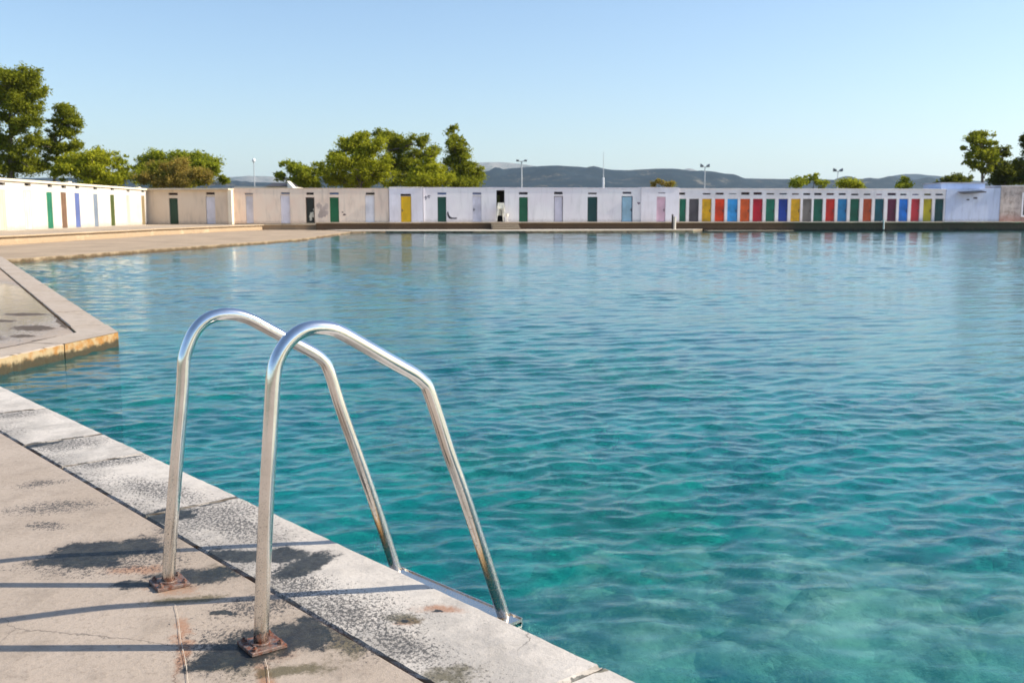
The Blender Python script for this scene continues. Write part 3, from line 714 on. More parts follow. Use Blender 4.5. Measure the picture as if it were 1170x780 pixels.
# ---- the long back row, on one line
w0, w1 = np.array([-19.75, 70.9, QZ]), np.array([32.2, 76.1, QZ]); wd_ = (w1-w0)/np.linalg.norm(w1-w0); wn_ = np.array([-wd_[1], wd_[0], 0])
def on_w(px, off=0., z=QZ): q = at_plane(px, 250, w0-wn_*off, wn_); return np.array([q[0], q[1], z])
def htop(bl, py, px): return bl.sz(px, py)[1]
G = Building('cabin_row', 'low pinkish beige cabin row between the corner block and the yellow door cabin', 'cabin row', on_w(266.5, 0, .45), on_w(444.5, 0, .45))
G.door(281, 289.5, 223.5, 254, (222, 222, 232), 'greyish white door', vent=(279.5, 289, 220.6, 222.6), vcol=(190, 188, 196))
G.door(320.5, 331.5, 222.8, 254, (232, 230, 240), 'white door', vent=(321, 331, 219.9, 222), vcol=(140, 150, 180))
dd = G.door(349.5, 359.5, 225.5, 254, (30, 36, 28), 'near black door splashed with white paint', frame=(80, 55, 40), vent=(350, 358.5, 220, 222.6))
G.door(376.8, 387.3, 225.5, 254, (10, 105, 62), 'bright green door', vent=(376.5, 387, 220, 222.4), vcol=(120, 150, 195))
G.door(417.2, 428, 222.8, 253.6, (236, 235, 240), 'white door', vent=(418, 428, 220, 222.4))
Hg = htop(G, 215.8, 355); gw = G.wall(plaster((238, 222, 204), 4, .28, (.97, .89, .87)), Hg); G.roof(paint((225, 205, 185), .7, .1, 'roof_pink'), Hg, th=.05, over=.03)
def splat(bl, pts_px, rgb, parent, name, dy=-.004, n=26, seed=2, size=1.):
    """irregular paint marks: small blotches lying on a wall"""
    r_ = random.Random(seed); m = MB()
    for (x, y, rx, ry) in pts_px:
        s_, z_ = bl.sz(x, y); sx = bl.sz(x+rx, y)[0]-s_; sz_ = abs(bl.sz(x, y+ry)[1]-z_)
        P = []
        for i in range(n):
            t = 2*math.pi*i/n; q = r_.uniform(.55, 1.15); P.append((s_+sx*q*math.cos(t), dy, max(z_+sz_*q*math.sin(t), .03)))
        m.add([(s_, dy, max(z_, .05))]+P, [(0, 1+i, 1+(i+1) % n) for i in range(n)]); dy -= .0006
    return m.build(name, paint(rgb, .8, .2, 'splash_paint'), parent)
splat(G, [(356.5, 246, 3.5, 4), (359, 239.5, 1.4, 1.6), (355, 250.5, 1.6, 2)], (225, 222, 205), dd, 'paint_splash', dy=.084)
splat(G, [(369, 243, 5.5, 8), (365, 235, 3.5, 3.5), (373, 236, 2.5, 4)], (205, 188, 178), gw, 'wall_stain')
splat(G, [(393.5, 245.3, 1.8, 1.2), (391.5, 242.5, 1.0, .8)], (95, 75, 75), gw, 'graffiti')
Yb = Building('beach_cabin', 'single white cabin with a bright yellow door, standing slightly proud', 'cabin', on_w(445, .16, .45), on_w(483.5, .16, .45))
Yb.door(458, 470, 224.2, 253.6, (236, 190, 10), 'bright yellow door', vent=(457.6, 469.5, 221.6, 224), vcol=(70, 50, 30), handle=-1)
Hy = htop(Yb, 214.9, 464); Yb.wall(plaster((238, 236, 246), 5, .18), Hy); Yb.roof(paint((244, 240, 232), .7, .1, 'roof_white'), Hy, th=.07, over=.04)
Lv = Building('cabin_row', 'long lavender white cabin row with widely spaced doors and an open doorway', 'cabin row', on_w(484), on_w(732))
def T(*v): return v
Lv.door(500, 510, 225, 253.2, (8, 78, 62), 'dark green door', vent=(500, 510, 220, 222.4), vcol=(120, 145, 195))
Lv.door(540, 550, 223.6, 253, (228, 226, 238), 'lavender white door', vent=(540, 550, 220, 222.4), vcol=(140, 150, 190), handle=-1)
Lv.add(567.2, 576.6, 217.4, 253)          # open doorway
Lv.door(593, 603.2, 225.3, 253, (14, 98, 66), 'green door', vent=(593, 603, 219.6, 222.4), vcol=(58, 58, 66))
Lv.door(633, 643.2, 224, 253, (222, 218, 232), 'lavender door outlined in grey', frame=(120, 116, 132), vent=(633, 643, 219.2, 222.2), vcol=(62, 60, 72))
Lv.door(671.3, 682.6, 225, 252.8, (6, 66, 66), 'dark teal door', vent=(672, 682, 220.2, 222))
Lv.door(710.2, 722.8, 224.2, 252.6, (165, 205, 225), 'pale blue door in a dark blue frame', frame=(62, 78, 112), handle=1, vent=(711.5, 721.5, 219.2, 221.6), vcol=(110, 110, 130))
Hl = htop(Lv, 215.2, 610); lw_ = Lv.wall(plaster((238, 236, 238), 6, .18, (.95, .92, .95)), Hl, reveal=.3); Lv.roof(paint((226, 222, 234), .7, .1, 'roof_lavender'), Hl, th=.05, over=.03)
s0, s1, z0, z1 = Lv.open[4]
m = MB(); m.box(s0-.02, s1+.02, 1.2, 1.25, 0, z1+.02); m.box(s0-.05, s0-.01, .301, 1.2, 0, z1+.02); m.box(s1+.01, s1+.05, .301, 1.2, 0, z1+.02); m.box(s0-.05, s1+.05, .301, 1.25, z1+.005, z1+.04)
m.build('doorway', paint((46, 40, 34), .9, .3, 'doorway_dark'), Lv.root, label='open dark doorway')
m = MB(); m.box(s0+.05, s0+.32, .9, .93, 1.0, 1.95); m.build('curtain', paint((96, 104, 52), .9, .3, 'curtain'), Lv.root)
def scribble(bl, strokes, rgb, parent, w_=.035, dy=-.006):
    m = MB()
    for st in strokes:
        P = [np.array([bl.sz(x, y)[0], dy, bl.sz(x, y)[1]]) for x, y in st]; P = catmull(P, 5) if len(P) > 2 else P
        vs = []
        for i, q in enumerate(P):
            d_ = P[min(i+1, len(P)-1)]-P[max(i-1, 0)]; d_ /= np.linalg.norm(d_)+1e-9; s_ = np.array([-d_[2], 0, d_[0]]); vs += [tuple(q+s_*w_), tuple(q-s_*w_)]
        m.add(vs, [(2*i, 2*i+1, 2*i+3, 2*i+2) for i in range(len(P)-1)]); dy -= .001
    return m.build('graffiti', paint(rgb, .8, .2, 'spray_paint'), parent)
scribble(Lv, [[(485.2, 226.5), (486.4, 224.3), (487, 226.6), (486, 228.5)], [(488.5, 225.6), (489.8, 223.6), (491.6, 224.2)], [(489.5, 226), (491, 225.6)]], (120, 120, 135), lw_)
scribble(Lv, [[(511.5, 242), (512.5, 246), (515, 248.8), (519, 249.5), (522, 249.2)], [(511.5, 244), (513, 248.5), (516.5, 249.8)]], (70, 68, 78), lw_, .05)
scribble(Lv, [[(728.5, 231), (729.8, 233), (731, 231.4)]], (120, 90, 110), lw_, .04)
Wb = Building('beach_cabin', 'small white cabin with a faded pink door beside the coloured doors', 'cabin', on_w(732.4, .12), on_w(775.3, .12))
Wb.door(750.2, 760.4, 225, 252.6, (236, 196, 212), 'faded pink door', handle=1, vent=(752, 760, 219.9, 221.2), vcol=(206, 200, 210))
Hw_ = htop(Wb, 215, 755); Wb.wall(plaster((242, 239, 246), 7, .15), Hw_); Wb.roof(paint((236, 232, 240), .7, .1, 'roof_pale'), Hw_, th=.05, over=.03)
Cb = Building('cabin_row', 'white row of narrow cabins with many brightly coloured doors close together', 'cabin row', on_w(775.6), on_w(1079.3))
for x0, x1, rgb, lab, vx0, vx1, vy0, vy1, vc in [
    (776.2, 784, (15, 112, 85), 'green door', 776.2, 783, 220, 222.6, None), (787.3, 798.5, (88, 83, 88), 'dark grey door', 0, 0, 0, 0, None),
    (802, 813, (232, 180, 8), 'yellow door', 803, 812, 220.8, 222.4, None), (816.8, 828, (238, 70, 14), 'orange red door', 817.6, 827.2, 220.3, 222.4, (70, 30, 30)),
    (831, 843, (60, 168, 240), 'light blue door', 833, 841.6, 221, 222, (140, 150, 165)), (845.6, 857, (226, 98, 34), 'orange door', 847, 856.6, 219.8, 222.6, (52, 20, 30)),
    (860, 871.5, (190, 14, 44), 'crimson door', 861, 870.8, 219.8, 222.6, (70, 12, 24)), (875, 885.6, (20, 124, 96), 'sea green door', 876, 885, 220.8, 222.4, (86, 86, 84)),
    (889.3, 900.2, (24, 60, 155), 'deep blue door', 890.6, 899.2, 220.8, 222.4, (70, 84, 120)), (903.5, 914.6, (230, 178, 20), 'amber door', 905, 913, 221, 222.6, (90, 50, 50)),
    (917, 927.4, (128, 122, 116), 'silver grey door', 918, 926, 220.8, 223, None), (929.4, 940.2, (5, 96, 76), 'dark green door', 930.4, 939, 220.6, 223, (22, 18, 30)),
    (943.4, 954, (210, 46, 34), 'red door', 944.4, 953.2, 220.8, 223, (84, 16, 26)), (957, 968, (36, 132, 190), 'mid blue door', 958.4, 966.8, 220.8, 223, (30, 40, 60)),
    (971.2, 982, (5, 92, 70), 'green door', 972.6, 981, 221.3, 223.2, None), (986, 996.2, (194, 86, 44), 'rusty orange door', 987, 995, 221.3, 223, None),
    (999.4, 1010, (5, 86, 102), 'dark teal door', 1001.4, 1008, 221.6, 223, (190, 150, 165)), (1013.8, 1024.3, (96, 25, 62), 'maroon door', 1014.2, 1024, 220.6, 223.3, (58, 18, 62)),
    (1027, 1037.6, (38, 128, 226), 'bright blue door', 1028.6, 1036, 221.4, 223.2, (30, 44, 66)), (1040.8, 1051, (196, 52, 64), 'rose red door', 1042.4, 1050, 221.6, 223, (120, 118, 160)),
    (1054.8, 1065, (192, 176, 30), 'mustard door', 1056, 1064, 221.3, 223.3, (128, 122, 40)), (1068, 1078.2, (0, 72, 72), 'dark teal green door', 1069, 1077.6, 221.4, 223.2, (40, 60, 92))]:
    Cb.door(x0, x1, 227.2, 252.2, rgb, lab, rec=.12, handle=1, var=.24, vent=(vx0, vx1, vy0, vy1) if vx0 else None, vcol=vc)
Hc = htop(Cb, 216.3, 900); Cb.wall(plaster((240, 237, 240), 8, .14), Hc, reveal=.22); Cb.roof(paint((238, 234, 236), .7, .1, 'roof_plain'), Hc, th=.05, over=.05)
# ---- white shed
S = Building('white_shed', 'plain white shed with a small grey lean-to roof at the right end', 'shed', on_w(1079.8, .05), on_w(1157, .05))
s_lo, s_hi = 0., S.sz(1141.5, 250)[0]
z_l = S.sz(1080, 210.6)[1]; z_h = z_l+.06
zb = S.sz(1118, 217)[1]; zr = S.sz(1141, 214.5)[1]; zb2 = S.sz(1157, 213.8)[1]
sm_ = S.sz(1131, 250)[0]
m = MB()
shed_m = plaster((196, 208, 232), 9, .25, (.88, .9, .96))
prof = [(0, 0), (s_hi, 0), (s_hi, zr), (S.sz(1105, 250)[0], zb+.02), (S.sz(1105, 250)[0], z_l-.35), (0, z_l-.35)]
m.add([(x, 0, z_) for x, z_ in prof]+[(x, 3., z_) for x, z_ in prof], [(0, 1, 2, 3, 4, 5), (11, 10, 9, 8, 7, 6), (1, 7, 8, 2), (2, 8, 9, 3), (3, 9, 10, 4), (4, 10, 11, 5), (5, 11, 6, 0), (0, 6, 7, 1)])
# set-back upper storey
m.box(.05, sm_, .9, 3.6, .1, z_h+.02); m.build('wall', shed_m, S.root)
m = MB(); m.box(-.05, sm_+.08, .82, 3.7, z_h+.024, z_h+.10); m.build('roof', paint((190, 186, 190), .8, .15, 'roof_dull', dirt=.5), S.root)
# corrugated lean-to
sa, za = S.sz(1094, 221.4); sb, zb_ = S.sz(1121, 215.6)
m = MB(); N_ = 22
vs = []
for i in range(N_+1):
    t = i/N_; x = sa+(sb-sa)*t
    for y_, zz_ in ((-.75, za-.02+.14*t), (.85, za+.32+.05*t)):
        vs.append((x, y_, zz_+.025*math.cos(i*math.pi)))
n0 = len(vs); vs += [(x, y_, z_-.03) for x, y_, z_ in vs]
fs = []
for i in range(N_):
    a_, b_, c_, d_ = 2*i, 2*i+1, 2*i+3, 2*i+2; fs += [(a_, b_, c_, d_), (a_+n0, d_+n0, c_+n0, b_+n0), (a_, d_, d_+n0, a_+n0), (b_, b_+n0, c_+n0, c_)]
fs += [(0, n0, n0+1, 1), (2*N_, 2*N_+1, n0+2*N_+1, n0+2*N_)]
m.add(vs, fs); m.build('lean_to_roof', paint((120, 112, 106), .7, .2, 'corrugated_sheet', dirt=.5), S.root)
for x0, x1, y0, y1 in ((1112.3, 1116.3, 225.4, 227.2), (1104.5, 1107.6, 227.6, 228.8)):
    m = MB(); a_, c_ = S.sz(x0, y0), S.sz(x1, y1); m.box(a_[0], c_[0], -.02, .05, c_[1], a_[1])
    m.build('vent', paint((70, 66, 78), .8, .1, 'vent_dark'), S.root)
# ---- brick block
k = NT('old_brick'); p = k.obj(); br = k.n('ShaderNodeTexBrick'); k.put(br.inputs['Vector'], k.mapping(p, (1, 1, 1), (math.pi/2, 0, 0)))
br.inputs['Scale'].default_value = 4.5; br.inputs['Color1'].default_value = (.30, .20, .16, 1); br.inputs['Color2'].default_value = (.24, .20, .18, 1); br.inputs['Mortar'].default_value = (.40, .37, .34, 1); br.inputs['Mortar Size'].default_value = .03
a_ = k.noise(p, 2.2, 5, .7); pz = k.n('ShaderNodeSeparateXYZ'); k.put(pz.inputs[0], p)
col = k.mix(k.ramp(a_, .32, .60), br.outputs['Color'], (.60, .52, .48, 1)); col = k.mix(k.ramp(pz.outputs[2], .1, .8, .6, 0), col, (.36, .13, .09, 1))
k.principled(col, .9, normal=k.bump(br.outputs['Fac'], .5, -.02)); brick_m = k.m
Bk = Building('brick_building', 'weathered brick building with a white framed window at the right edge', 'building', on_w(1142, .1), on_w(1240, .1))
Bk.add(1169, 1185, 222, 246)
Hk = htop(Bk, 213.6, 1158); bw = Bk.wall(brick_m, Hk, 4., reveal=.15); Bk.roof(paint((205, 200, 200), .8, .12, 'roof_slab', dirt=.4), Hk, 4., .1, .06, (.1, 0))
s0, s1, z0, z1 = Bk.open[0]
m = MB(); t = .12
m.box(s0-t, s0, -.03, .12, z0-t, z1+t); m.box(s1, s1+t, -.03, .12, z0-t, z1+t); m.box(s0, s1, -.029, .12, z1, z1+t); m.box(s0, s1, -.029, .12, z0-t, z0); m.box((s0+s1)/2-.03, (s0+s1)/2+.03, .02, .1, z0, z1)
wf = m.build('window', paint((240, 240, 245), .5, .06, 'window_white'), Bk.root)
m = MB(); m.box(s0+.002, s1-.002, .11, .12, z0+.002, z1-.002); k = NT('window_glass'); k.principled((.03, .05, .06, 1), .06); m.build('pane', k.m, wf)
# ---- dark roofed building behind
Db = Building('dark_roofed_house', 'low house behind the pinkish row with a dark roof and white gable end', 'house', at_y(268, 215, 84)*[1, 1, 0]+[0, 0, .3], at_y(332, 215, 84)*[1, 1, 0]+[0, 0, .3])
zt = Db.sz(300, 213)[1]; Db.wall(plaster((225, 215, 200), 10), zt, 5.)
s_ = Db.sz(304, 213)[0]; zr = Db.sz(300, 208.3)[1]
m = MB(); m.add([(s_, -.3, zt+.0), (Db.len-.25, -.3, zt+.0), (Db.len-.25, 2.4, zr), (s_, 2.4, zr+.0), (s_, 5.2, zt), (Db.len-.25, 5.2, zt)], [(0, 1, 2, 3), (3, 2, 5, 4), (0, 3, 4), (1, 5, 2), (0, 4, 5, 1)])
m.build('roof', paint((62, 60, 66), .7, .2, 'dark_sheet'), Db.root)
gx0 = Db.len-.24
m = MB(); m.add([(gx0, -.1, zt-.2), (gx0+.55, -.1, zt-.2), (gx0, -.1, zr+.1), (gx0, 1.2, zt-.2), (gx0+.55, 1.2, zt-.2), (gx0, 1.2, zr+.1)], [(0, 1, 2), (5, 4, 3), (1, 4, 5, 2), (0, 2, 5, 3), (0, 3, 4, 1)])
m.build('gable', plaster((248, 240, 226), 11, .1), Db.root)

# ---- stack of white plastic chairs in the open doorway
pl_m = paint((244, 240, 226), .45, .05, 'white_plastic', dirt=.15)
c0 = on_w(571.3, .55)
def chair(i):
    r_ = empty('plastic_chair', (c0[0]+.02*i, c0[1]-.0*i, QZ+.07+.115*i), math.atan2(wd_[1], wd_[0])+(.06*(i % 3-1)), None, None)
    m = MB(); m.box(-.23, .23, -.22, .22, .42, .45); m.build('seat', pl_m, r_, bevel=.012)
    m = MB(); m.box(-.23, -.15, .19, .23, .45, .86); m.box(.15, .23, .19, .23, .45, .86); m.box(-.15, .15, .19, .23, .76, .86); m.box(-.05, .05, .2, .225, .45, .76); m.build('backrest', pl_m, r_, bevel=.01)
    for sx in (-1, 1):
        for sy in (-1, 1): m = MB(); m.tube([(sx*.2, sy*.19, .43), (sx*.245, sy*.235, 0 if i == 0 else .2)], [.028, .022], 8); m.build('leg', pl_m, r_)
        m = MB(); m.box(sx*.25-.03, sx*.25+.03, -.2, .2, .62, .65); m.box(sx*.25-.02, sx*.25+.02, -.2, -.16, .45, .62); m.build('armrest', pl_m, r_)
    return r_
for i, lab in enumerate(['white plastic chair at the bottom of the stack in the open doorway', 'white plastic chair second from the bottom of the doorway stack', 'white plastic chair third from the bottom of the doorway stack',
                         'white plastic chair fourth up in the doorway stack', 'white plastic chair on top of the doorway stack']):
    tag(chair(i), lab, 'chair', 'stacked white plastic chairs')
m = MB(); q = on_w(579.4, .5); m.tube([(q[0], q[1], QZ+.07), (q[0], q[1], QZ+.42)], .02, 8); m.tube([(q[0], q[1], QZ+.42), (q[0], q[1], QZ+.62)], [.09, .10], 10)
m.tube([(q[0], q[1], QZ+.071), (q[0], q[1], QZ+.10)], .1, 10)
tag(m.build('ashtray_stand', pl_m), 'small white stand right of the open doorway', 'stand')

# ---- posts at the quay
q = on_q(767)-qn*.9
m = MB(); z1 = at_plane(767, 247.6, q, qn)[2]; m.tube([(q[0], q[1], .0), (q[0], q[1], z1)], .085, 14); po = m.build('mooring_post', paint((232, 222, 205), .6, .1, 'post_paint', dirt=.4), smooth=False)
tag(po, 'cream mooring post standing in front of the pink door cabin', 'post')
m = MB(); m.box(q[0]-.2, q[0]-.1, q[1]-.02, q[1]+.06, .1, z1+.15); m.build('bracket', paint((60, 50, 44), .7, .2, 'old_iron'), po)
q = on_q(1008)-qn*.25
m = MB(); z1 = at_plane(1008, 250.5, q, qn)[2]; m.tube([(q[0], q[1], .1), (q[0], q[1], z1)], .05, 10); m.tube([(q[0], q[1], QZ+.1), (q[0]+.02, q[1]+.5, QZ+.1)], .03, 8)
tag(m.build('white_pipe', pl_m), 'thin white pipe running down the dark quay wall to the water', 'pipe')

# ================================================================== LAMP POSTS
pole_m = paint((205, 208, 212), .4, .08, 'pole_grey'); lamp_m = paint((120, 124, 132), .45, .1, 'lamp_housing')
def lamp(px, ytop, Y, label, kind, wpx=1.2):
    t = at_y(px, ytop, Y); h = t[2]-.28; r_ = empty('street_lamp' if kind != 'mast' else 'white_mast', (t[0], t[1], .28), 0, label, 'street lamp' if kind != 'mast' else 'mast', None)
    rad = wpx*Y/F/2; m = MB()
    if kind == 'mast':
        m.tube([(0, 0, 0), (0, 0, h*.80)], rad*1.5, 10); m.build('pole', paint((240, 240, 244), .4, .05, 'mast_white'), r_)
        m = MB(); m.tube([(0, 0, h*.8), (0, 0, h*1.25)], [rad*.55, rad*.3], 8); m.build('spike', pole_m, r_); return
    m.tube([(0, 0, 0), (0, 0, h)], [rad*1.3, rad*.8], 10); m.build('pole', pole_m, r_)
    if kind == 'globe':
        m = MB(); bm_ = [(rad*.8, h), (rad*3.0, h+.08), (rad*3.6, h+.22), (rad*2.6, h+.36), (.01, h+.42)]
        m.tube([(0, 0, z_) for _, z_ in bm_], [x for x, _ in bm_], 12); m.build('lamp_head', paint((236, 238, 240), .3, .04, 'globe'), r_)
        return
    for s in (-1, 1):
        m = MB(); e_ = s*(5 if kind == 'double' else 3.2)*Y/F
        m.tube([(0, 0, h-.06), (e_*.85, 0, h+.02)], rad*.7, 8); m.build('arm', pole_m, r_)
        m = MB(); L2 = 2.2*Y/F; tilt = .16 if kind == 'flood' else 0
        x0, x1 = (e_*.6, e_*.6+s*L2*1.4) if s > 0 else (e_*.6+s*L2*1.4, e_*.6)
        m.add([(x0, -.2, h-.05), (x1, -.2, h-.05), (x1, .25, h-.05), (x0, .25, h-.05), (x0, -.2, h+.12+(tilt if s < 0 else 0)), (x1, -.2, h+.12+(tilt if s > 0 else 0)), (x1, .25, h+.12+(tilt if s > 0 else 0)), (x0, .25, h+.12+(tilt if s < 0 else 0))],
              [(0, 3, 2, 1), (4, 5, 6, 7), (0, 1, 5, 4), (1, 2, 6, 5), (2, 3, 7, 6), (3, 0, 4, 7)]); m.build('lamp_head', lamp_m, r_, bevel=.02)
lamp(290, 186, 96, 'slim lamp post with one round white head right of the rounded tree', 'globe', 1.1)
lamp(596, 184, 100, 'lamp post with two flat heads just right of the conical pine', 'double', 1.5)
lamp(689.5, 190, 92, 'plain thick white mast without a lamp, above the dark teal door', 'mast', 1.6)
lamp(805.5, 190.5, 100, 'lamp post with two floodlights above the yellow door of the coloured row', 'flood', 1.2)
lamp(957.5, 195.5, 104, 'lamp post with two floodlights beside the low yellow green tree', 'flood', 1.2)

# ================================================================== TREES
def foliage(name, dark, light, warm=None):
    k = NT(name); p = k.pos(); n1 = k.noise(p, .9, 3); n2 = k.noise(p, 3.2, 3, .6)
    oi = k.n('ShaderNodeNewGeometry').outputs['Random Per Island']
    f = k.math('ADD', k.math('MULTIPLY', n1, .5), k.math('ADD', k.math('MULTIPLY', n2, .25), k.math('MULTIPLY', oi, .35)))
    col = k.mix(k.ramp(f, .27, .70), dark, light)
    if warm: col = k.mix(k.ramp(k.noise(p, .5, 3), .5, .64), col, warm)
    d = k.n('ShaderNodeBsdfDiffuse'); k.put(d.inputs[0], col)
    t = k.n('ShaderNodeBsdfTranslucent'); k.put(t.inputs[0], k.mix(.5, col, (.24, .26, .02, 1)))
    mx = k.n('ShaderNodeMixShader'); mx.inputs[0].default_value = .5; k.put(mx.inputs[1], d); k.put(mx.inputs[2], t)
    k.t.links.new(mx.outputs[0], k.out.inputs[0]); return k.m
pine_m = foliage('pine_needles', (.075, .105, .012, 1), (.36, .37, .035, 1))
pine_dark = foliage('dark_needles', (.024, .040, .012, 1), (.090, .105, .022, 1))
bush_m = foliage('bush_leaves', (.10, .145, .014, 1), (.42, .44, .04, 1))
warm_m = foliage('autumn_leaves', (.22, .16, .04, 1), (.46, .32, .08, 1), (.26, .26, .035, 1))
bright_m = foliage('sunny_needles', (.12, .155, .010, 1), (.55, .54, .04, 1))
k = NT('bark'); p = k.pos(); k.principled(k.mix(k.noise(k.mapping(p, (6, 6, 1.2)), 2., 4), (.10, .075, .055, 1), (.24, .19, .15, 1)), .9); bark_m = k.m
def tree(name, label, Y, trunk_px, clumps, mat, leaf=.17, dens=1.0, depth=1., base_z=.28, trunk_r=.16, group=None, parts=None, branches=True):
    """clumps: (px, py, rx, ry) silhouettes of foliage pads at distance Y; each gets thickness of its own"""
    r = np.random.default_rng(abs(hash(label)) % 1000 if False else sum(map(ord, label)))
    bt = at_y(trunk_px, 250, Y); root = empty(name, (bt[0], Y, base_z), 0, label, 'tree' if 'bush' not in name and 'shrub' not in name else 'bush', group)
    o3 = np.array([bt[0], Y, base_z]); C_ = []
    tot = []
    for i, (px, py, rx, ry) in enumerate(clumps):
        c = at_y(px, py, Y); sx, sz = rx*Y/F, ry*Y/F; sy = max(sx, sz)*.95*depth
        c = c+np.array([0, r.uniform(-.5, .5)*sx*depth, 0]); C_.append((c, sx, sy, sz))
        # sub-pads give an uneven outline and gaps
        ns = max(12, int(12+sx*sz*10))
        for _ in range(ns):
            q = r.normal(0, 1, 3); q /= np.linalg.norm(q); q *= r.uniform(.15, 1.)
            cc = c+q*np.array([sx, sy, sz]); ss = r.uniform(.26, .55)*min(max(sx, .55), 1.7)
            n = int(dens*260*ss*ss/(leaf/.17)**2)+8
            v = r.normal(0, 1, (n, 3)); v /= np.linalg.norm(v, axis=1)[:, None]; v *= np.minimum(np.abs(r.normal(0, .55, n))+.12, 1.12)[:, None]
            tot.append(cc+v*np.array([ss, ss, ss*.7]))
    P = np.concatenate(tot); n = len(P)
    a = r.normal(0, 1, (n, 3)); a /= np.linalg.norm(a, axis=1)[:, None]; b = np.cross(a, r.normal(0, 1, (n, 3))); b /= np.linalg.norm(b, axis=1)[:, None]
    s = .82*leaf*r.uniform(.6, 1.5, n)[:, None]
    V = np.stack([P-a*s, P+b*s*.45, P+a*s, P-b*s*.45], 1).reshape(-1, 3)-o3
    V[:, 2] = np.maximum(V[:, 2], .05)
    o = np_mesh('crown', V, np.arange(4*n).reshape(-1, 4), mat); o.parent = root
    m = MB(); top = max(C_, key=lambda q: q[0][2]); tp = top[0]-o3
    mid = tp*.5+np.array([r.normal(0, .15), r.normal(0, .15), 0]); mid[2] = tp[2]*.5
    m.tube([(0, 0, -.1), tuple(mid*[.6, .6, 1]*np.array([1, 1, .9])), tuple(tp*[.9, .9, .96])], [trunk_r, trunk_r*.75, trunk_r*.22], 9)
    if branches:
        for c, sx, sy, sz in C_:
            e_ = c-o3; hb = min(max(e_[2]-max(.8, sx*.7), tp[2]*.25), tp[2]*.85); t = hb/max(tp[2], .1)
            b0 = np.array([mid[0]*.6*min(1, t*2), mid[1]*.6*min(1, t*2), hb]) if t < .5 else mid*.6*(1-t)*2+tp*.9*(t-.5)*2
            b0[2] = hb
            m.tube([tuple(b0), tuple((b0+e_)/2+[0, 0, -.12*sx]), tuple(e_+[0, 0, sz*.1])], [trunk_r*.45, trunk_r*.32, trunk_r*.1], 6)
            for _ in range(3):
                q = r.normal(0, .55, 3)*np.array([sx, sy, sz]); m.tube([tuple((b0+e_)/2), tuple(e_+q)], [trunk_r*.22, trunk_r*.06], 5)
    m.build('trunk', bark_m, root, smooth=True)
    return root
tree('pine_tree', 'tallest pine at the left edge, its brown branches showing', 86, 12,
     [(14, 88, 24, 11), (36, 92, 16, 14), (8, 104, 24, 12), (38, 108, 15, 14), (24, 120, 22, 10), (-25, 104, 26, 26), (2, 132, 14, 10), (36, 138, 16, 14), (22, 148, 14, 10), (-22, 146, 26, 20), (6, 164, 18, 12), (40, 160, 14, 10), (28, 176, 16, 12), (12, 190, 34, 12), (-20, 186, 30, 16)], pine_m, .125, 1.15, .8, trunk_r=.24)
tree('pine_tree', 'rounded pine right of the tallest left edge pine', 88, 60,
     [(74, 126, 15, 9), (85, 136, 13, 9), (66, 140, 13, 10), (78, 150, 16, 9), (58, 156, 11, 13), (86, 166, 12, 7), (66, 170, 18, 10), (52, 186, 14, 15), (74, 186, 14, 12)], pine_m, .125, 1.15, .8, trunk_r=.18)
tree('leafy_tree', 'bright green bushy tree between the left pines and the rounded tree', 84, 105, [(86, 186, 18, 15), (110, 179, 16, 10), (104, 192, 32, 14), (126, 185, 10, 12), (68, 194, 15, 13), (110, 204, 36, 10)], bright_m, .125, 1., trunk_r=.14)
tree('leafy_tree', 'small narrow green tree left of the wide rounded tree', 86, 139, [(136, 182, 8, 9), (140, 194, 11, 13), (150, 202, 12, 10), (130, 204, 12, 9)], bush_m, .12, 1., trunk_r=.1)
tree('leafy_tree', 'wide rounded green tree behind the beige corner block', 90, 208, [(178, 182, 20, 9), (205, 181, 22, 8), (230, 184, 20, 9), (246, 196, 13, 11), (162, 192, 12, 11), (255, 205, 9, 6), (205, 196, 42, 14), (200, 206, 46, 8)], bush_m, .125, 1., trunk_r=.16)
tree('autumn_bush', 'orange brown bush in front of the wide rounded tree', 83, 200, [(182, 196, 20, 11), (208, 193, 17, 10), (228, 202, 20, 9), (162, 203, 12, 8), (200, 206, 42, 7)], warm_m, .11, 1., trunk_r=.08)
tree('pine_tree', 'low dark pine left of the large central pines', 90, 342, [(334, 190, 14, 7), (320, 202, 10, 7), (350, 197, 18, 9), (366, 193, 12, 9), (342, 207, 28, 8)], bush_m, .125, .95, trunk_r=.14)
tree('pine_tree', 'broad bright pine forming the left of the central clump', 92, 410, [(413, 156, 13, 8), (400, 166, 20, 12), (386, 181, 14, 15), (425, 170, 20, 14), (405, 190, 28, 16), (378, 202, 16, 12), (432, 194, 22, 16), (405, 206, 36, 9)], bright_m, .125, 1., trunk_r=.22)
tree('pine_tree', 'broad dark green pine in the middle of the central clump', 97, 455, [(441, 155, 15, 8), (455, 166, 18, 12), (480, 162, 14, 8), (462, 184, 28, 18), (488, 178, 15, 13), (470, 204, 34, 12)], pine_m, .125, 1., trunk_r=.22)
tree('pine_tree', 'small bright pine in front of the conical pine', 88, 492, [(496, 190, 14, 14), (480, 198, 14, 13), (505, 204, 14, 10), (492, 175, 8, 8), (488, 208, 24, 7)], bright_m, .12, 1., trunk_r=.14)
tree('conical_pine', 'tall conical pine at the right of the central clump', 94, 522, [(518, 149, 7, 7), (518, 158, 11, 7), (519, 168, 14, 8), (529, 164, 6, 4), (524, 179, 17, 9), (526, 190, 20, 9), (530, 203, 23, 10), (546, 197, 9, 12), (526, 209, 26, 6)], pine_m, .12, 1., trunk_r=.18)
tree('autumn_bush', 'small golden bush on the skyline above the pink door cabin', 88, 754, [(752, 207.5, 5, 5), (763, 210, 10, 4), (746, 211, 4, 3)], warm_m, .10, .9, trunk_r=.05, branches=False)
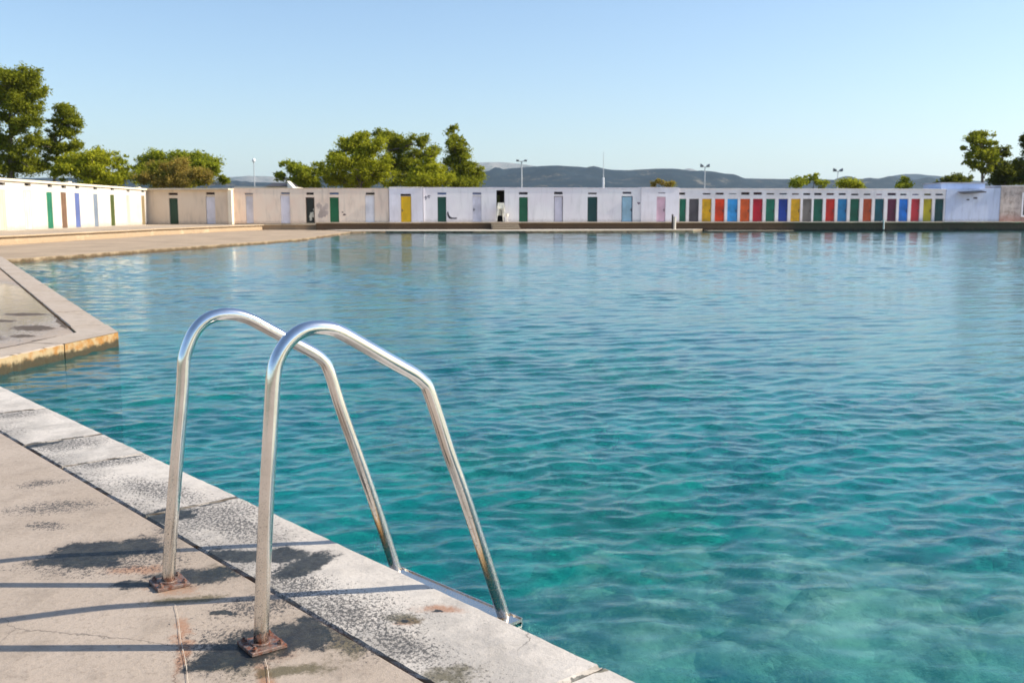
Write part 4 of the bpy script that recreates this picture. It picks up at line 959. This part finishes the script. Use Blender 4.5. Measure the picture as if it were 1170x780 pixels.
tree('leafy_tree', 'small green tree above the deep blue and amber doors', 95, 922, [(912, 209, 13, 6), (926, 206, 9, 6), (940, 210, 9, 6), (931, 202, 4, 5)], bush_m, .13, 1., trunk_r=.1, branches=False)
tree('leafy_tree', 'low yellow green tree beside the lamp post over the mid blue door', 97, 970, [(968, 210, 16, 6), (980, 212, 8, 4)], bright_m, .13, 1., trunk_r=.09, branches=False)
tree('leafy_tree', 'little round tree against the far hill above the maroon and blue doors', 92, 1034, [(1034, 208, 8, 6), (1029, 212, 12, 3), (1038, 211, 7, 5)], bush_m, .12, 1., trunk_r=.08, branches=False)
tree('shrub', 'loose dark shrub behind the left end of the white shed', 86, 1088, [(1084, 204, 11, 5), (1102, 203, 13, 5), (1074, 210, 8, 4), (1092, 210, 18, 4)], pine_dark, .13, .55, trunk_r=.07)
tree('pine_tree', 'layered umbrella pine with a bare trunk behind the white shed', 92, 1121, [(1124, 153, 14, 4.5), (1110, 159, 9, 3), (1122, 168, 14, 5), (1134, 163, 8, 4), (1108, 179, 9, 5), (1127, 179, 13, 6), (1116, 189, 12, 4), (1100, 169, 4, 2), (1136, 174, 7, 7), (1120, 161, 12, 5), (1118, 174, 12, 5), (1132, 184, 9, 6), (1106, 186, 8, 4), (1126, 195, 10, 5)], pine_m, .14, .8, .9, trunk_r=.17)
tree('leafy_tree', 'dense dark tree between the umbrella pine and the right edge', 94, 1148, [(1146, 176, 12, 9), (1141, 192, 16, 12), (1158, 192, 14, 14), (1150, 206, 22, 10)], pine_dark, .15, 1., trunk_r=.18)
tree('pine_tree', 'tall dark pine cut by the right edge', 90, 1176, [(1172, 160, 9, 6), (1180, 172, 14, 10), (1172, 186, 12, 9), (1186, 152, 12, 8), (1180, 200, 18, 12), (1200, 180, 16, 22)], pine_dark, .15, 1., trunk_r=.2)

# ================================================================== HILLS
def hill(name, prof, Y0, Yc, green, rock, rk, seed, label=None):
    """real ridge: front slope from Y0 up to the crest line at Yc, then down behind"""
    xs = np.linspace(prof[0][0], prof[-1][0], 420); ys = np.interp(xs, [p[0] for p in prof], [p[1] for p in prof])
    ker = np.hanning(15); ker /= ker.sum(); ys = np.convolve(np.r_[[ys[0]]*7, ys, [ys[-1]]*7], ker, 'valid')
    T_ = np.r_[np.linspace(0, 1, 36), 1+np.linspace(.1, 1, 10)]
    V = []
    for t in T_:
        Yd = Y0+(Yc-Y0)*t
        X_ = (xs-585)/F*Yd*1.008; hc = (241-ys)/F*Yc
        prof_t = (t**1.25 if t <= 1 else max(0, 1-(t-1)**2*1.))
        nz_ = vnoise(X_/Yc*260, np.full_like(X_, Yd)/Yc*260, .22, seed)*.09+vnoise(X_/Yc*260, np.full_like(X_, Yd)/Yc*260, .8, seed+1)*.03
        V.append(np.stack([X_, np.full_like(X_, Yd), np.maximum(hc*prof_t*(1+nz_*(min(t, 2-t)*1.6 if t < .96 else .12)), 0)+.2], -1))
    V = np.concatenate(V)
    k = NT(name+'_scrub'); p = k.pos(); s_ = 1./Yc
    n1 = k.noise(p, 34*s_*1.0, 6, .65); n2 = k.noise(p, 190*s_, 5, .7); n3 = k.noise(p, 700*s_, 3, .7)
    f = k.math('ADD', k.math('MULTIPLY', n1, .5), k.math('ADD', k.math('MULTIPLY', n2, .35), k.math('MULTIPLY', n3, .15)))
    col = k.mix(k.ramp(f, rk-.06, rk+.06), green, rock)
    col = k.mix(k.ramp(n3, .42, .62, .45, 0), col, tuple(x*.5 for x in green[:3])+(1,))
    k.principled(col, .95, spec=.1)
    return structure(np_mesh(name, V, grid_faces(len(T_), 420), k.m, True))
hill('hill', [(-500, 215), (-200, 205), (100, 204), (270, 208), (330, 209), (420, 205), (500, 200), (555, 196.5), (575, 194), (600, 191.3), (625, 189.3), (650, 190.2), (690, 195.6), (720, 195.4), (750, 193.6), (770, 192.8), (790, 197), (812, 202), (850, 204.6), (900, 205), (950, 206), (990, 207), (1060, 210), (1150, 214), (1400, 220), (1700, 225)],
     1500, 3200, (.008, .022, .036, 1), (.17, .15, .12, 1), .585, 40)
hill('far_hill', [(850, 222), (900, 211), (940, 208), (985, 206.5), (1003, 203), (1022, 200), (1040, 199.8), (1060, 201.5), (1080, 204.5), (1110, 208), (1160, 207), (1240, 205), (1400, 210), (1700, 218)],
     3500, 5200, (.016, .030, .045, 1), (.14, .12, .10, 1), .62, 60)
hill('mountain', [(-500, 215), (0, 210), (150, 208), (230, 206), (270, 203), (300, 201.5), (330, 203.5), (400, 200), (480, 193), (540, 187.6), (560, 186.3), (580, 186), (598, 188.4), (606, 190), (640, 194), (700, 202), (770, 200), (900, 215), (1200, 225)],
     5600, 7600, (.07, .085, .06, 1), (.30, .27, .24, 1), .47, 80)

# ================================================================== HAZE
HAZE = 5.6e-5
m = MB(); m.box(-11500, 11500, -320, 13500, -4.5, 480)
k = NT('haze_air'); pv = k.n('ShaderNodeVolumePrincipled'); pv.inputs['Color'].default_value = (.66, .84, 1, 1); pv.inputs['Density'].default_value = HAZE; pv.inputs['Anisotropy'].default_value = .2
k.t.links.new(pv.outputs[0], k.out.inputs['Volume']); hz = m.build('haze', k.m); hz['kind'] = 'stuff'

# ================================================================== RENDER SETTINGS
vs_ = sc.view_settings; vs_.view_transform = 'Standard'; vs_.look = 'None'; vs_.exposure = .52; vs_.gamma = 1.
sc.render.engine = 'CYCLES'; cy = sc.cycles
cy.use_denoising = True; cy.max_bounces = 10; cy.transmission_bounces = 8; cy.transparent_max_bounces = 12; cy.volume_bounces = 1; cy.glossy_bounces = 4; cy.diffuse_bounces = 3
cy.sample_clamp_indirect = 6.; cy.caustics_reflective = False; cy.caustics_refractive = True
